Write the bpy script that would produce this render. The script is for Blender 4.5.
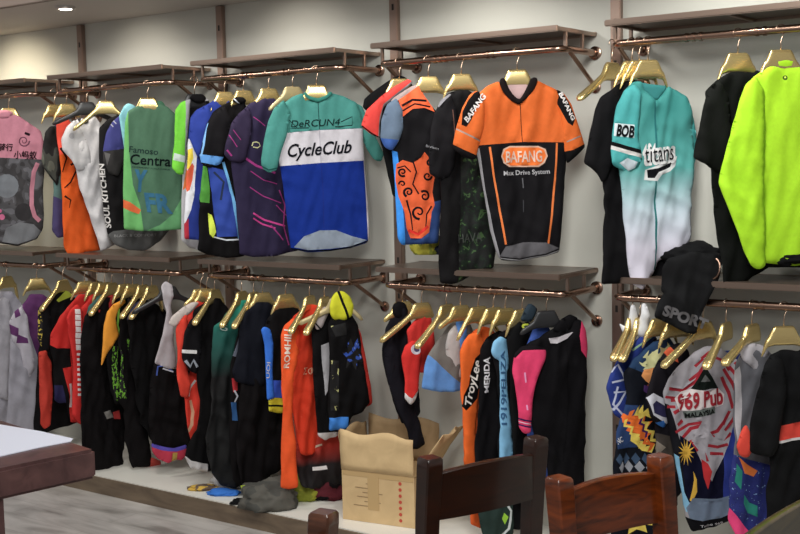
import bpy, bmesh, math, random
import numpy as np
from mathutils import Vector, Matrix, noise
from mathutils.geometry import delaunay_2d_cdt
for o in list(bpy.data.objects): bpy.data.objects.remove(o)
S = bpy.context.scene; COL = S.collection
PI = math.pi

# ------------------------------------------------------------------ camera
F, PITCH, ROLL, YAW, D, H = 1153.9, .08823, -.02143, .62867, 4.7278, 1.6932
cs, sn = math.cos(YAW), math.sin(YAW); cp, sp = math.cos(PITCH), math.sin(PITCH); cr, sr = math.cos(ROLL), math.sin(ROLL)
FW = Vector((-sn*cp, cs*cp, -sp)); UP0 = Vector((-sn*sp, cs*sp, cp)); RT0 = Vector((cs, sn, 0))
RT = RT0*cr + UP0*sr; UP = UP0*cr - RT0*sr
CAMPOS = Vector((0, -D, H))
cam = bpy.data.cameras.new('camera'); cam.lens = F/800*36; cam.sensor_width = 36; cam.clip_start = .05
co = bpy.data.objects.new('camera', cam); COL.objects.link(co)
co.matrix_world = Matrix(((RT.x, UP.x, -FW.x, 0), (RT.y, UP.y, -FW.y, -D), (RT.z, UP.z, -FW.z, H), (0, 0, 0, 1)))
S.camera = co
# ------------------------------------------------------------------ light and exposure
S.view_settings.view_transform = 'Standard'; S.view_settings.look = 'None'
S.view_settings.gamma = 1; S.view_settings.use_curve_mapping = False
S.view_settings.exposure = 0.0
w = bpy.data.worlds.new('world'); S.world = w; w.use_nodes = True
w.node_tree.nodes['Background'].inputs[0].default_value = (1, .98, .97, 1)
w.node_tree.nodes['Background'].inputs[1].default_value = .26
def area(name, loc, sx, sy, power, col, target):
    l = bpy.data.lights.new(name, 'AREA'); l.shape = 'RECTANGLE'; l.size = sx; l.size_y = sy; l.energy = power; l.color = col
    o = bpy.data.objects.new(name, l); COL.objects.link(o); o.location = loc
    o.rotation_euler = (Vector(target)-Vector(loc)).to_track_quat('-Z', 'Y').to_euler()
    return o
area('unseen_overhead_light', (-1.4, -2.1, 3.1), .6, .6, 32, (1, 1, .96), (-1.9, -.2, 1.2))
area('unseen_overhead_light', (-3.5, -2.0, 3.1), .6, .6, 27, (1, .985, .95), (-3.6, -.2, 1.2))
area('unseen_overhead_light', (-5.9, -2.0, 3.1), .6, .6, 24, (1, .965, .91), (-6.0, -.2, 1.3))
area('unseen_overhead_light', (-.9, -3.9, 3.0), 1.0, 1.0, 60, (1, 1, .97), (-3.6, 0, 1.0))  # unseen lamp near the camera, added to brighten the cloth facing it

# ------------------------------------------------------------------ pixel <-> place helpers
def ray(u, v):
    return FW*F + RT*(u-400) + UP*(267-v)
def on_y(u, v, y):
    d = ray(u, v); t = (y+D)/d.y; return CAMPOS + d*t
def on_z(u, v, z):
    d = ray(u, v); t = (z-H)/d.z; return CAMPOS + d*t
# ------------------------------------------------------------------ materials
G = .55
def lin(c): c /= 255; return c/12.92 if c <= .04045 else ((c+.055)/1.055)**2.4
def alb(r, g, b, k=None):
    k = k or G; L = .3*r+.55*g+.15*b; r, g, b = (x+(L-x)*.03 for x in (r, g, b)); k = k*(4.0 if r+g+b < 135 else 1.5); return tuple(min(.92, lin(x)/k) for x in (r, g, b))+(1,)
MATS = {}
def nodes(m):
    m.use_nodes = True; nt = m.node_tree; return nt, nt.nodes['Principled BSDF']
def pm(name, rgb, rough=.6, metal=0, spec=.5, **kw):
    if name in MATS: return MATS[name]
    m = bpy.data.materials.new(name); nt, b = nodes(m)
    b.inputs['Base Color'].default_value = rgb if len(rgb) == 4 else tuple(rgb)+(1,)
    b.inputs['Roughness'].default_value = rough; b.inputs['Metallic'].default_value = metal
    b.inputs['Specular IOR Level'].default_value = spec
    for k, v in kw.items(): b.inputs[k].default_value = v
    MATS[name] = m; return m
def cloth(r, g, b, shiny=0):
    """knitted polyester of one colour, with a fine weave bump"""
    name = 'cloth_%d_%d_%d%s' % (r, g, b, '_s' if shiny else '')
    if name in MATS: return MATS[name]
    m = pm(name, alb(r, g, b), .55 if shiny else .8, 0, .3 if r+g+b > 200 else .10)
    nt, bs = nodes(m)
    tc = nt.nodes.new('ShaderNodeTexCoord')
    n1 = nt.nodes.new('ShaderNodeTexNoise'); n1.inputs['Scale'].default_value = 26; n1.inputs['Detail'].default_value = 4
    bp = nt.nodes.new('ShaderNodeBump'); bp.inputs['Strength'].default_value = .10; bp.inputs['Distance'].default_value = .012
    nt.links.new(tc.outputs['Object'], n1.inputs['Vector']); nt.links.new(n1.outputs['Fac'], bp.inputs['Height'])
    nt.links.new(bp.outputs['Normal'], bs.inputs['Normal'])
    n2 = nt.nodes.new('ShaderNodeTexNoise'); n2.inputs['Scale'].default_value = 60; n2.inputs['Detail'].default_value = 2
    mx = nt.nodes.new('ShaderNodeMix'); mx.data_type = 'RGBA'; mx.blend_type = 'MULTIPLY'
    rp = nt.nodes.new('ShaderNodeMapRange'); rp.inputs[3].default_value = .9; rp.inputs[4].default_value = 1.08
    nt.links.new(tc.outputs['Object'], n2.inputs['Vector']); nt.links.new(n2.outputs['Fac'], rp.inputs[0])
    mx.inputs[0].default_value = 1; mx.inputs[6].default_value = alb(r, g, b)
    nt.links.new(rp.outputs[0], mx.inputs[7]); nt.links.new(mx.outputs[2], bs.inputs['Base Color'])
    return m
def patterned(name, stops, scale=20, stretch=(1, 1, 1), kind='noise', detail=2, rot=0, dist=0):
    """printed cloth: hard-edged procedural print"""
    if name in MATS: return MATS[name]
    m = pm(name, (0.1, .1, .1), .75, 0, .35); nt, bs = nodes(m)
    tc = nt.nodes.new('ShaderNodeTexCoord'); mp = nt.nodes.new('ShaderNodeMapping'); mp.inputs['Scale'].default_value = stretch
    mp.inputs['Rotation'].default_value = (0, rot, 0)
    nt.links.new(tc.outputs['Object'], mp.inputs['Vector'])
    if kind == 'noise':
        t = nt.nodes.new('ShaderNodeTexNoise'); t.inputs['Scale'].default_value = scale; t.inputs['Detail'].default_value = detail
        t.inputs['Distortion'].default_value = dist; out = t.outputs['Fac']
    elif kind == 'voronoi':
        t = nt.nodes.new('ShaderNodeTexVoronoi'); t.inputs['Scale'].default_value = scale; out = t.outputs['Distance']
    else:
        t = nt.nodes.new('ShaderNodeTexWave'); t.inputs['Scale'].default_value = scale; t.inputs['Distortion'].default_value = dist
        t.inputs['Detail'].default_value = detail; out = t.outputs['Fac']
        t.bands_direction = 'DIAGONAL'
    nt.links.new(mp.outputs[0], t.inputs['Vector'])
    r = nt.nodes.new('ShaderNodeValToRGB'); r.color_ramp.interpolation = 'CONSTANT'
    e = r.color_ramp.elements
    while len(e) < len(stops): e.new(.5)
    for i, (p, c) in enumerate(stops): e[i].position = p; e[i].color = alb(*c)
    nt.links.new(out, r.inputs['Fac']); nt.links.new(r.outputs['Color'], bs.inputs['Base Color'])
    return m
def dyed(name, stops):
    """dip-dyed cloth: stops are (height in metres, colour)"""
    if name in MATS: return MATS[name]
    m = pm(name, (.5, .5, .5), .75, 0, .35); nt, bs = nodes(m)
    tc = nt.nodes.new('ShaderNodeTexCoord'); sx = nt.nodes.new('ShaderNodeSeparateXYZ'); nt.links.new(tc.outputs['Object'], sx.inputs[0])
    z0, z1 = stops[0][0], stops[-1][0]
    mr = nt.nodes.new('ShaderNodeMapRange'); mr.inputs[1].default_value = z0; mr.inputs[2].default_value = z1
    ge = nt.nodes.new('ShaderNodeNewGeometry'); nt.links.new(ge.outputs['Position'], sx.inputs[0]); nt.links.new(sx.outputs['Z'], mr.inputs[0])
    r = nt.nodes.new('ShaderNodeValToRGB'); e = r.color_ramp.elements
    while len(e) < len(stops): e.new(.5)
    for i, (z, c) in enumerate(stops): e[i].position = (z-z0)/(z1-z0); e[i].color = alb(*c)
    nt.links.new(mr.outputs[0], r.inputs['Fac']); nt.links.new(r.outputs['Color'], bs.inputs['Base Color'])
    return m
# ------------------------------------------------------------------ mesh helpers
def mesh_obj(name, verts, faces, mats, parent=None, fm=None, smooth=True, loc=None):
    me = bpy.data.meshes.new(name); me.from_pydata([tuple(v) for v in verts], [], faces)
    for m in (mats if isinstance(mats, (list, tuple)) else [mats]): me.materials.append(m)
    if fm is not None: me.polygons.foreach_set('material_index', fm)
    me.polygons.foreach_set('use_smooth', [smooth]*len(me.polygons)); me.update()
    o = bpy.data.objects.new(name, me); COL.objects.link(o)
    if parent: o.parent = parent
    if loc is not None: o.location = loc
    return o
class MB:
    def __init__(s): s.v = []; s.f = []; s.m = []
    def add(s, v, f, mi=0):
        n = len(s.v); s.v += [Vector(p) for p in v]; s.f += [tuple(i+n for i in q) for q in f]; s.m += [mi]*len(f)
    def box(s, c, d, mi=0, M=None, bev=0):
        bm = bmesh.new(); bmesh.ops.create_cube(bm, size=1)
        for v in bm.verts: v.co = Vector((v.co.x*d[0], v.co.y*d[1], v.co.z*d[2]))
        if bev: bmesh.ops.bevel(bm, geom=bm.edges[:], offset=bev, segments=2, affect='EDGES')
        M = M or Matrix.Identity(4)
        bm.verts.index_update()
        s.add([M @ (v.co+Vector(c)) for v in bm.verts], [[v.index for v in f.verts] for f in bm.faces], mi); bm.free()
    def tube(s, pts, r, n=12, mi=0, cap=True, sq=False):
        pts = [Vector(p) for p in pts]; rs = r if isinstance(r, (list, tuple)) else [r]*len(pts)
        V = []; up = None
        for i, p in enumerate(pts):
            t = (pts[min(i+1, len(pts)-1)]-pts[max(i-1, 0)]).normalized()
            if up is None: up = Vector((0, 0, 1)) if abs(t.z) < .9 else Vector((0, 1, 0))
            a = t.cross(up).normalized(); up = a.cross(t).normalized()
            for k in range(n):
                q = 2*PI*(k+(.5 if sq else 0))/n; V.append(p+(a*math.cos(q)+up*math.sin(q))*rs[i])
        Fc = []
        for i in range(len(pts)-1):
            for k in range(n):
                a = i*n+k; b = i*n+(k+1) % n; Fc.append((a, b, b+n, a+n))
        if cap: Fc.append(tuple(range(n-1, -1, -1))); Fc.append(tuple((len(pts)-1)*n+k for k in range(n)))
        s.add(V, Fc, mi)
    def build(s, name, mats, parent=None, smooth=True, loc=None, origin=None):
        o0 = Vector(origin) if origin is not None else Vector((0, 0, 0))
        o = mesh_obj(name, [v-o0 for v in s.v], s.f, mats, parent, s.m, smooth, loc if loc is not None else (o0 if origin is not None else None))
        if smooth: autosmooth(o)
        return o
def autosmooth(o, ang=40):
    me = o.data; bm = bmesh.new(); bm.from_mesh(me)
    for e in bm.edges:
        if len(e.link_faces) == 2 and e.calc_face_angle(0) > math.radians(ang): e.smooth = False
    bm.to_mesh(me); bm.free()
def empty(name, loc=(0, 0, 0), rz=0):
    o = bpy.data.objects.new(name, None); COL.objects.link(o); o.location = loc; o.rotation_euler = (0, 0, rz); o.empty_display_size = .05
    return o
def tag(o, label, cat, group=None, kind=None):
    if label: o['label'] = label
    if cat: o['category'] = cat
    if group: o['group'] = group
    if kind: o['kind'] = kind
    return o
def struct(o): o['kind'] = 'structure'; return o
# ------------------------------------------------------------------ cloth
def chaikin(P, k=.25, it=1):
    for _ in range(it):
        Q = []
        for i in range(len(P)):
            a, b = P[i], P[(i+1) % len(P)]
            Q.append((a[0]+(b[0]-a[0])*k, a[1]+(b[1]-a[1])*k)); Q.append((b[0]-(b[0]-a[0])*k, b[1]-(b[1]-a[1])*k))
        P = Q
    return P
def subdiv(P, L):
    Q = []
    for i in range(len(P)):
        a, b = P[i], P[(i+1) % len(P)]; n = max(1, int(math.hypot(b[0]-a[0], b[1]-a[1])/L))
        for j in range(n): Q.append((a[0]+(b[0]-a[0])*j/n, a[1]+(b[1]-a[1])*j/n))
    return Q
def inside(P, X, Y):
    P = np.array(P); r = np.zeros(len(X), bool); j = len(P)-1
    for i in range(len(P)):
        xi, yi = P[i]; xj, yj = P[j]
        c = ((yi > Y) != (yj > Y)) & (X < (xj-xi)*(Y-yi)/((yj-yi) or 1e-12)+xi); r ^= c; j = i
    return r
def edist(P, X, Y):
    P = np.array(P); d = np.full(len(X), 9.)
    for i in range(len(P)):
        a = P[i]; b = P[(i+1) % len(P)]; ab = b-a; L = max(1e-12, ab @ ab)
        t = np.clip(((X-a[0])*ab[0]+(Y-a[1])*ab[1])/L, 0, 1)
        d = np.minimum(d, np.hypot(X-a[0]-t*ab[0], Y-a[1]-t*ab[1]))
    return d
def rib(pts, w, w2=None):
    """a stripe of width w (in the same units as the points) along a line"""
    w2 = w if w2 is None else w2; L = []; R = []
    for i, p in enumerate(pts):
        a = pts[max(i-1, 0)]; b = pts[min(i+1, len(pts)-1)]; dx, dy = b[0]-a[0], b[1]-a[1]; q = math.hypot(dx, dy) or 1
        ww = (w+(w2-w)*i/max(1, len(pts)-1))/2; L.append((p[0]-dy/q*ww, p[1]+dx/q*ww)); R.append((p[0]+dy/q*ww, p[1]-dx/q*ww))
    return L+R[::-1]
def disc(x, y, rx, ry=None, n=14):
    ry = ry or rx; return [(x+rx*math.cos(2*PI*i/n), y+ry*math.sin(2*PI*i/n)) for i in range(n)]
def quad(x0, y0, x1, y1): return [(x0, y0), (x1, y0), (x1, y1), (x0, y1)]
class Plane:
    """upright plane a garment hangs in: through (x, y), turned by th from the wall's direction"""
    def __init__(s, x, y, th):
        s.x, s.y, s.th = x, y, math.radians(th); s.w = Vector((math.cos(s.th), math.sin(s.th), 0)); s.n = Vector((math.sin(s.th), -math.cos(s.th), 0))
        s.p = Vector((x, y, 0))
    def at(s, u, v, off=0):
        d = ray(u, v); t = (s.p+s.n*off-CAMPOS).dot(s.n)/d.dot(s.n); q = CAMPOS+d*t
        return ((q-s.p).dot(s.w), q.z)
    def world(s, a, z, h): return Vector((s.x, s.y, 0))+s.w*a+s.n*h+Vector((0, 0, z))
class Sheet:
    """one piece of cloth: traced outline on a plane, filled, padded to a thickness, folded"""
    def __init__(s, pl, px, off=0, puff=.016, fold=.006, R=.04, seed=0, top=None, lam=1., rnd=1):
        s.pl, s.off, s.puff, s.fold, s.R, s.seed, s.lam = pl, off, puff*.62, fold*1.6, R*.7, seed, lam
        P = [pl.at(u, v, off) for u, v in px]
        s.P = subdiv(chaikin(subdiv(P, .02), .25, 2) if rnd else P, .016)
        z = [p[1] for p in s.P]; s.zt, s.zb = max(z), min(z)
    def height(s, A, Z):
        d = edist(s.P, A, Z); q = np.clip(d/s.R, 0, 1); t = s.puff*np.sqrt(np.clip(1-(1-q)**2, 0, 1))*.7+.0035
        rel = np.clip((s.zt-Z)/max(.05, s.zt-s.zb), 0, 1); ramp = .35+.65*rel
        fo = np.empty(len(A)); sd = s.seed*7.31
        for i in range(len(A)):
            a, z = A[i]*s.lam, Z[i]*s.lam
            n1 = noise.noise(Vector((a*13+z*1.6, z*1.9, sd))); n2 = noise.noise(Vector((a*30-z*6, z*6, sd+5))); n3 = 1-2*abs(noise.noise(Vector((a*9+z*9, z*5-a*4, sd+9))))
            fo[i] = 1.25*(n1*2.4*ramp[i]+n2*1.1+n3*.8)
        return fo*s.fold, t
    def build(s, name, base, panels=(), parent=None, origin=None, res=.015):
        poly = [s.P]; mats = [base]; fmi = [0]
        for m, q in panels:
            if m not in mats: mats.append(m)
            poly.append(subdiv([s.pl.at(u, v, s.off) for u, v in q], .03)); fmi.append(mats.index(m))
        x0 = min(p[0] for p in s.P); x1 = max(p[0] for p in s.P)
        nx = int((x1-x0)/res)+2; nz = int((s.zt-s.zb)/res)+2
        gx, gz = np.meshgrid(x0+np.arange(nx)*res, s.zb+np.arange(nz)*res); gx = gx+(np.arange(nz)[:, None] % 2)*res/2
        gx, gz = gx.ravel(), gz.ravel(); ok = inside(s.P, gx, gz); gx, gz = gx[ok], gz[ok]
        ok = edist(s.P, gx, gz) > res*.45; gx, gz = gx[ok], gz[ok]
        vs = []; es = []
        for q in poly:
            n = len(vs); vs += [Vector(p) for p in q]; es += [(n+i, n+(i+1) % len(q)) for i in range(len(q))]
        vs += [Vector((float(a), float(b))) for a, b in zip(gx, gz)]
        r = delaunay_2d_cdt(vs, es, [], 0, 1e-6)
        V = r[0]; A = np.array([v.x for v in V]); Z = np.array([v.y for v in V])
        T = np.array([tuple(f) for f in r[2] if len(f) == 3]); cx = A[T].mean(1); cz = Z[T].mean(1)
        cls = np.full(len(T), -1); cls[inside(poly[0], cx, cz)] = 0
        for q, k in zip(poly[1:], fmi[1:]): cls[(cls >= 0) & inside(q, cx, cz)] = k
        keep = [tuple(int(i) for i in f) for f, c in zip(T, cls) if c >= 0]; mi = [int(c) for c in cls if c >= 0]
        used = sorted({i for f in keep for i in f}); mp = {i: k for k, i in enumerate(used)}
        keep = [tuple(mp[i] for i in f) for f in keep]; A = A[used]; Z = Z[used]
        m, t = s.height(A, Z); o0 = Vector(origin) if origin is not None else Vector((0, 0, 0))
        n = len(A)
        W = [s.pl.world(A[i], Z[i], s.off+m[i]+t[i])-o0 for i in range(n)]+[s.pl.world(A[i], Z[i], s.off+m[i]-t[i])-o0 for i in range(n)]
        # orient fronts towards the normal
        FF = []; cnt = {}
        for f in keep:
            a = (A[f[1]]-A[f[0]])*(Z[f[2]]-Z[f[0]])-(A[f[2]]-A[f[0]])*(Z[f[1]]-Z[f[0]])
            if a < 0: f = (f[0], f[2], f[1])
            FF.append(f)
            for i in range(3): cnt[(f[i], f[(i+1) % 3])] = 1
        faces = list(FF)+[(f[0]+n, f[2]+n, f[1]+n) for f in FF]; M2 = mi+mi
        for k, f in enumerate(FF):
            for i in range(3):
                a, b = f[i], f[(i+1) % 3]
                if (b, a) not in cnt: faces.append((b, a, a+n, b+n)); M2.append(mi[k])
        o = mesh_obj(name, W, faces, mats, parent, M2, True, None if parent else (o0 if origin is not None else None))
        s.obj = o; return o
TXT = {}
def text_mesh(s, font_bold=0, shear=0):
    k = (s, font_bold, shear)
    if k in TXT: return TXT[k]
    c = bpy.data.curves.new('t', 'FONT'); c.body = s; c.size = 1; c.offset = font_bold; c.shear = shear; c.resolution_u = 3
    o = bpy.data.objects.new('t', c); COL.objects.link(o); bpy.context.view_layer.update()
    me = bpy.data.meshes.new_from_object(o.evaluated_get(bpy.context.evaluated_depsgraph_get()))
    bm = bmesh.new(); bm.from_mesh(me); bmesh.ops.triangulate(bm, faces=bm.faces[:])
    for _ in range(3):
        le = [e for e in bm.edges if e.calc_length() > .16]
        if le: bmesh.ops.subdivide_edges(bm, edges=le, cuts=1); bmesh.ops.triangulate(bm, faces=bm.faces[:])
    bm.verts.index_update()
    V = [(v.co.x, v.co.y) for v in bm.verts]; Fc = [[v.index for v in f.verts] for f in bm.faces]; bm.free()
    bpy.data.objects.remove(o); bpy.data.curves.remove(c)
    x0 = min(v[0] for v in V); x1 = max(v[0] for v in V)
    TXT[k] = ([((x-x0)/(x1-x0), y/.7) for x, y in V], Fc); return TXT[k]
def lettering(sh, s, p0, p1, h, mat, parent, origin, bold=.0, shear=0, lift=.0038, name='lettering', upv=None):
    """printed words on a sheet: baseline p0-p1 and letter height h, conforming to the cloth"""
    V, Fc = text_mesh(s, bold, shear); dx, dy = p1[0]-p0[0], p1[1]-p0[1]; L = math.hypot(dx, dy)
    ux, uy = upv if upv else (dy/L*h, -dx/L*h)
    Q = [sh.pl.at(p0[0]+dx*x+ux*y, p0[1]+dy*x+uy*y, sh.off) for x, y in V]
    A = np.array([q[0] for q in Q]); Z = np.array([q[1] for q in Q]); m, t = sh.height(A, Z)
    W = [sh.pl.world(A[i], Z[i], sh.off+m[i]+t[i]+lift)-origin for i in range(len(A))]
    out = []
    for f in Fc:
        a = (A[f[1]]-A[f[0]])*(Z[f[2]]-Z[f[0]])-(A[f[2]]-A[f[0]])*(Z[f[1]]-Z[f[0]])
        out.append(f if a > 0 else [f[0], f[2], f[1]])
    return mesh_obj(name, W, out, mat, sh.obj if sh.obj.parent else parent, None, False)
RAIL = {'U': 2.17, 'L': 1.12}; RY = -.31
def rail_x(u, row):
    z = RAIL[row]; lo, hi = -9., 0.
    for _ in range(50):
        m = (lo+hi)/2; q = Vector((m, RY, z))-CAMPOS
        if 400+F*q.dot(RT)/q.dot(FW) < u: lo = m
        else: hi = m
    return lo
# ================================================================== the room
def wall_paint():
    m = pm('wall_paint', alb(166, 165, 157, .5), .55, 0, .4); nt, b = nodes(m)
    tc = nt.nodes.new('ShaderNodeTexCoord'); n = nt.nodes.new('ShaderNodeTexNoise'); n.inputs['Scale'].default_value = 1.3; n.inputs['Detail'].default_value = 5
    r = nt.nodes.new('ShaderNodeValToRGB'); r.color_ramp.elements[0].position = .3; r.color_ramp.elements[0].color = alb(168, 167, 159, .5); r.color_ramp.elements[1].position = .75; r.color_ramp.elements[1].color = alb(175, 174, 166, .5)
    nt.links.new(tc.outputs['Object'], n.inputs['Vector']); nt.links.new(n.outputs['Fac'], r.inputs['Fac']); nt.links.new(r.outputs['Color'], b.inputs['Base Color'])
    return m
WALL = wall_paint()
def floor_mat():
    m = pm('grey_plank_floor', alb(120, 120, 116), .38, 0, .5); nt, b = nodes(m)
    tc = nt.nodes.new('ShaderNodeTexCoord'); mp = nt.nodes.new('ShaderNodeMapping'); mp.inputs['Scale'].default_value = (1.2, 4, 1)
    n = nt.nodes.new('ShaderNodeTexNoise'); n.inputs['Scale'].default_value = 2.2; n.inputs['Detail'].default_value = 7; n.inputs['Distortion'].default_value = .6
    r = nt.nodes.new('ShaderNodeValToRGB'); e = r.color_ramp.elements
    e[0].position = .3; e[0].color = alb(120, 116, 112,.5); e[1].position = .72; e[1].color = alb(178, 174, 170,.5); k = e.new(.5); k.color = alb(158, 154, 150,.5)
    nt.links.new(tc.outputs['Object'], mp.inputs['Vector']); nt.links.new(mp.outputs[0], n.inputs['Vector']); nt.links.new(n.outputs['Fac'], r.inputs['Fac'])
    br = nt.nodes.new('ShaderNodeTexBrick'); br.inputs['Scale'].default_value = 1; br.inputs['Brick Width'].default_value = 1.2; br.inputs['Row Height'].default_value = .18; br.inputs['Mortar Size'].default_value = .0025
    br.inputs['Color1'].default_value = (1, 1, 1, 1); br.inputs['Color2'].default_value = (.95, .95, .95, 1); br.inputs['Mortar'].default_value = (.80, .79, .78, 1)
    nt.links.new(tc.outputs['Object'], br.inputs['Vector'])
    mx = nt.nodes.new('ShaderNodeMix'); mx.data_type = 'RGBA'; mx.blend_type = 'MULTIPLY'; mx.inputs[0].default_value = 1
    nt.links.new(r.outputs['Color'], mx.inputs[6]); nt.links.new(br.outputs['Color'], mx.inputs[7]); nt.links.new(mx.outputs[2], b.inputs['Base Color'])
    return m
def box_obj(name, lo, hi, mat, parent=None, bev=.003):
    m = MB(); c = [(a+b)/2 for a, b in zip(lo, hi)]; m.box((0, 0, 0), [b-a for a, b in zip(lo, hi)], bev=bev)
    return m.build(name, mat, parent, True, loc=c)
struct(box_obj('wall_back', (-10, 0, -.13), (1.2, .12, 2.7), WALL, bev=0))
struct(box_obj('floor', (-10, -6.2, -.23), (1.8, .12, -.13), floor_mat(), bev=0))
struct(box_obj('ceiling', (-10, -.75, 2.6), (1.2, 0, 2.7), pm('bulkhead_paint', alb(178, 172, 166, .52), .6), bev=0))
struct(box_obj('trim_1', (-10, -.79, 2.6), (1.2, -.75, 2.95), pm('brown_fascia', alb(98, 84, 76), .5), bev=.002))
def wood_noise(name, c1, c2, rough=.35, sc=(2, 2, 14), spec=.5, coat=0):
    if name in MATS: return MATS[name]
    m = pm(name, alb(*c1), rough, 0, spec); nt, b = nodes(m); b.inputs['Coat Weight'].default_value = coat; b.inputs['Coat Roughness'].default_value = .15
    tc = nt.nodes.new('ShaderNodeTexCoord'); mp = nt.nodes.new('ShaderNodeMapping'); mp.inputs['Scale'].default_value = sc
    n = nt.nodes.new('ShaderNodeTexNoise'); n.inputs['Scale'].default_value = 3; n.inputs['Detail'].default_value = 6; n.inputs['Distortion'].default_value = 1.2
    r = nt.nodes.new('ShaderNodeValToRGB'); r.color_ramp.elements[0].position = .32; r.color_ramp.elements[0].color = alb(*c1); r.color_ramp.elements[1].position = .68; r.color_ramp.elements[1].color = alb(*c2)
    nt.links.new(tc.outputs['Object'], mp.inputs['Vector']); nt.links.new(mp.outputs[0], n.inputs['Vector']); nt.links.new(n.outputs['Fac'], r.inputs['Fac']); nt.links.new(r.outputs['Color'], b.inputs['Base Color'])
    return m
plat = MB(); plat.box((0, 0, 0), (9.9, .545, .1), 0); plat.box((0, -.279, -.003), (9.9, .012, .094), 1)
pb = plat.build('trim_2', [pm('white_display_plinth', alb(200, 198, 190, .46), .35), wood_noise('brown_plinth_face', (88, 74, 60), (112, 96, 78), .5, (1, 6, 6))], None, False, loc=(-4.8, -.2735, -.08)); struct(pb)

BRONZE = pm('bronze_tube', (.34, .215, .16), .24, 1.0)
BRONZE2 = pm('bronze_flat_bar', (.34, .25, .20), .28, .95)
BOARD = wood_noise('dark_shelf_board', (60, 50, 44), (86, 72, 62), .32, (6, 2, 2))
POSTM = pm('bronze_upright', (.30, .215, .175), .35, .8)
X0, W_, P_ = -2.336, .971, 1.2006
for i, x in enumerate((-1.026, -2.226, -3.426, -4.627, -5.827, -7.03)):
    m = MB(); m.box((0, 0, 0), (.048, .03, 2.725), bev=.003)
    for k in range(14): m.box((0, -.0155, -1.1+k*.18), (.012, .001, .03), 1)
    struct(m.build('trim_%d' % (i+3), [POSTM, pm('slot_black', (.02, .015, .012), .8)], None, True, loc=(x, -.016, 1.2335)))
def arc_pts(c, a, b, r, n=6):
    """corner at c between directions a and b (unit), radius r"""
    c, a, b = Vector(c), Vector(a), Vector(b); out = []
    for i in range(n+1):
        t = i/n*PI/2; o = c+a*r+b*r; out.append(o-b*r*math.cos(t)-a*r*math.sin(t))
    return out
def rack(x1, z, label, grp):
    x0 = x1-W_; root = empty('garment_rack', (x0, 0, z)); tag(root, label, 'clothes rack', grp); o = Vector((x0, 0, z))
    yf = RY
    path = [(x0, -.006, z)]+[p for p in arc_pts((x0, yf, z), (0, 1, 0), (1, 0, 0), .05)]+[p for p in arc_pts((x1, yf, z), (-1, 0, 0), (0, 1, 0), .05)]+[(x1, -.006, z)]
    path = [Vector(p)-o for p in path]
    m = MB(); m.tube(path, .0155, 14)
    for f in (.33, .36, .39, .62, .65):        # thicker bands added to imitate bright reflections along the rail
        cx = W_*f; m.tube([(cx-.006, yf, 0), (cx+.006, yf, 0)], .0185, 14)
    m.build('rail', BRONZE, root)
    for xx in (0, W_):
        m = MB(); m.tube([(xx, 0, 0), (xx, -.010, 0), (xx, -.014, 0)], [.030, .030, .022], 20); m.tube([(xx, -.012, 0), (xx, -.03, 0)], .018, 14)
        m.build('wall_flange', BRONZE, root)
        m = MB(); m.tube([(xx, -.25, -.008), (xx, -.012, -.145)], .010, 12)
        br = m.build('brace', BRONZE, root)
        m = MB(); m.tube([(xx, 0, -.15), (xx, -.010, -.15), (xx, -.014, -.15)], [.026, .026, .018], 18); m.build('wall_flange', BRONZE, br)
        for yy in (-.285, -.13):
            m = MB(); m.box((xx, yy, .042), (.016, .012, .066), bev=.002); m.build('shelf_stub', BRONZE2, root)
    m = MB()
    xa, xb, ya, yb = -.008, W_+.008, -.362, -.008
    m.box(((xa+xb)/2, ya, .080), (xb-xa, .020, .026), bev=.004); m.box(((xa+xb)/2, yb, .082), (xb-xa, .014, .02), bev=.003)
    for xx in (xa+.009, xb-.009, (xa+xb)/2): m.box((xx, (ya+yb)/2, .080), (.018, yb-ya-.01, .016), bev=.002)
    m.build('shelf_frame', BRONZE2, root)
    m = MB(); m.box(((xa+xb)/2, (ya+yb)/2, .087), (xb-xa-.022, yb-ya-.018, .008)); m.build('shelf_board', BOARD, root)
    return root
names = ['right end of the wall', 'orange and black jersey', 'teal white and blue jersey', 'green sleeveless-looking jersey', 'pink jersey at the left end']
for i, nm in enumerate(['neon yellow jersey', 'orange-and-black jersey', 'teal, white and blue jersey', 'green jersey', 'pink jersey']):
    rack(X0+P_-P_*i, 2.17, 'bronze wall rack with dark shelf, upper row, carrying the %s' % nm, 'bronze wall racks')
for i, nm in enumerate(['rightmost, above the striped jersey', 'above the open cardboard box', 'above the long orange jersey', 'above the red jerseys and the wooden table', 'leftmost, above the grey jersey']):
    rack(X0+P_-P_*i, 1.12, 'bronze wall rack with a shelf, lower row, %s' % nm, 'bronze wall racks')

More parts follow.
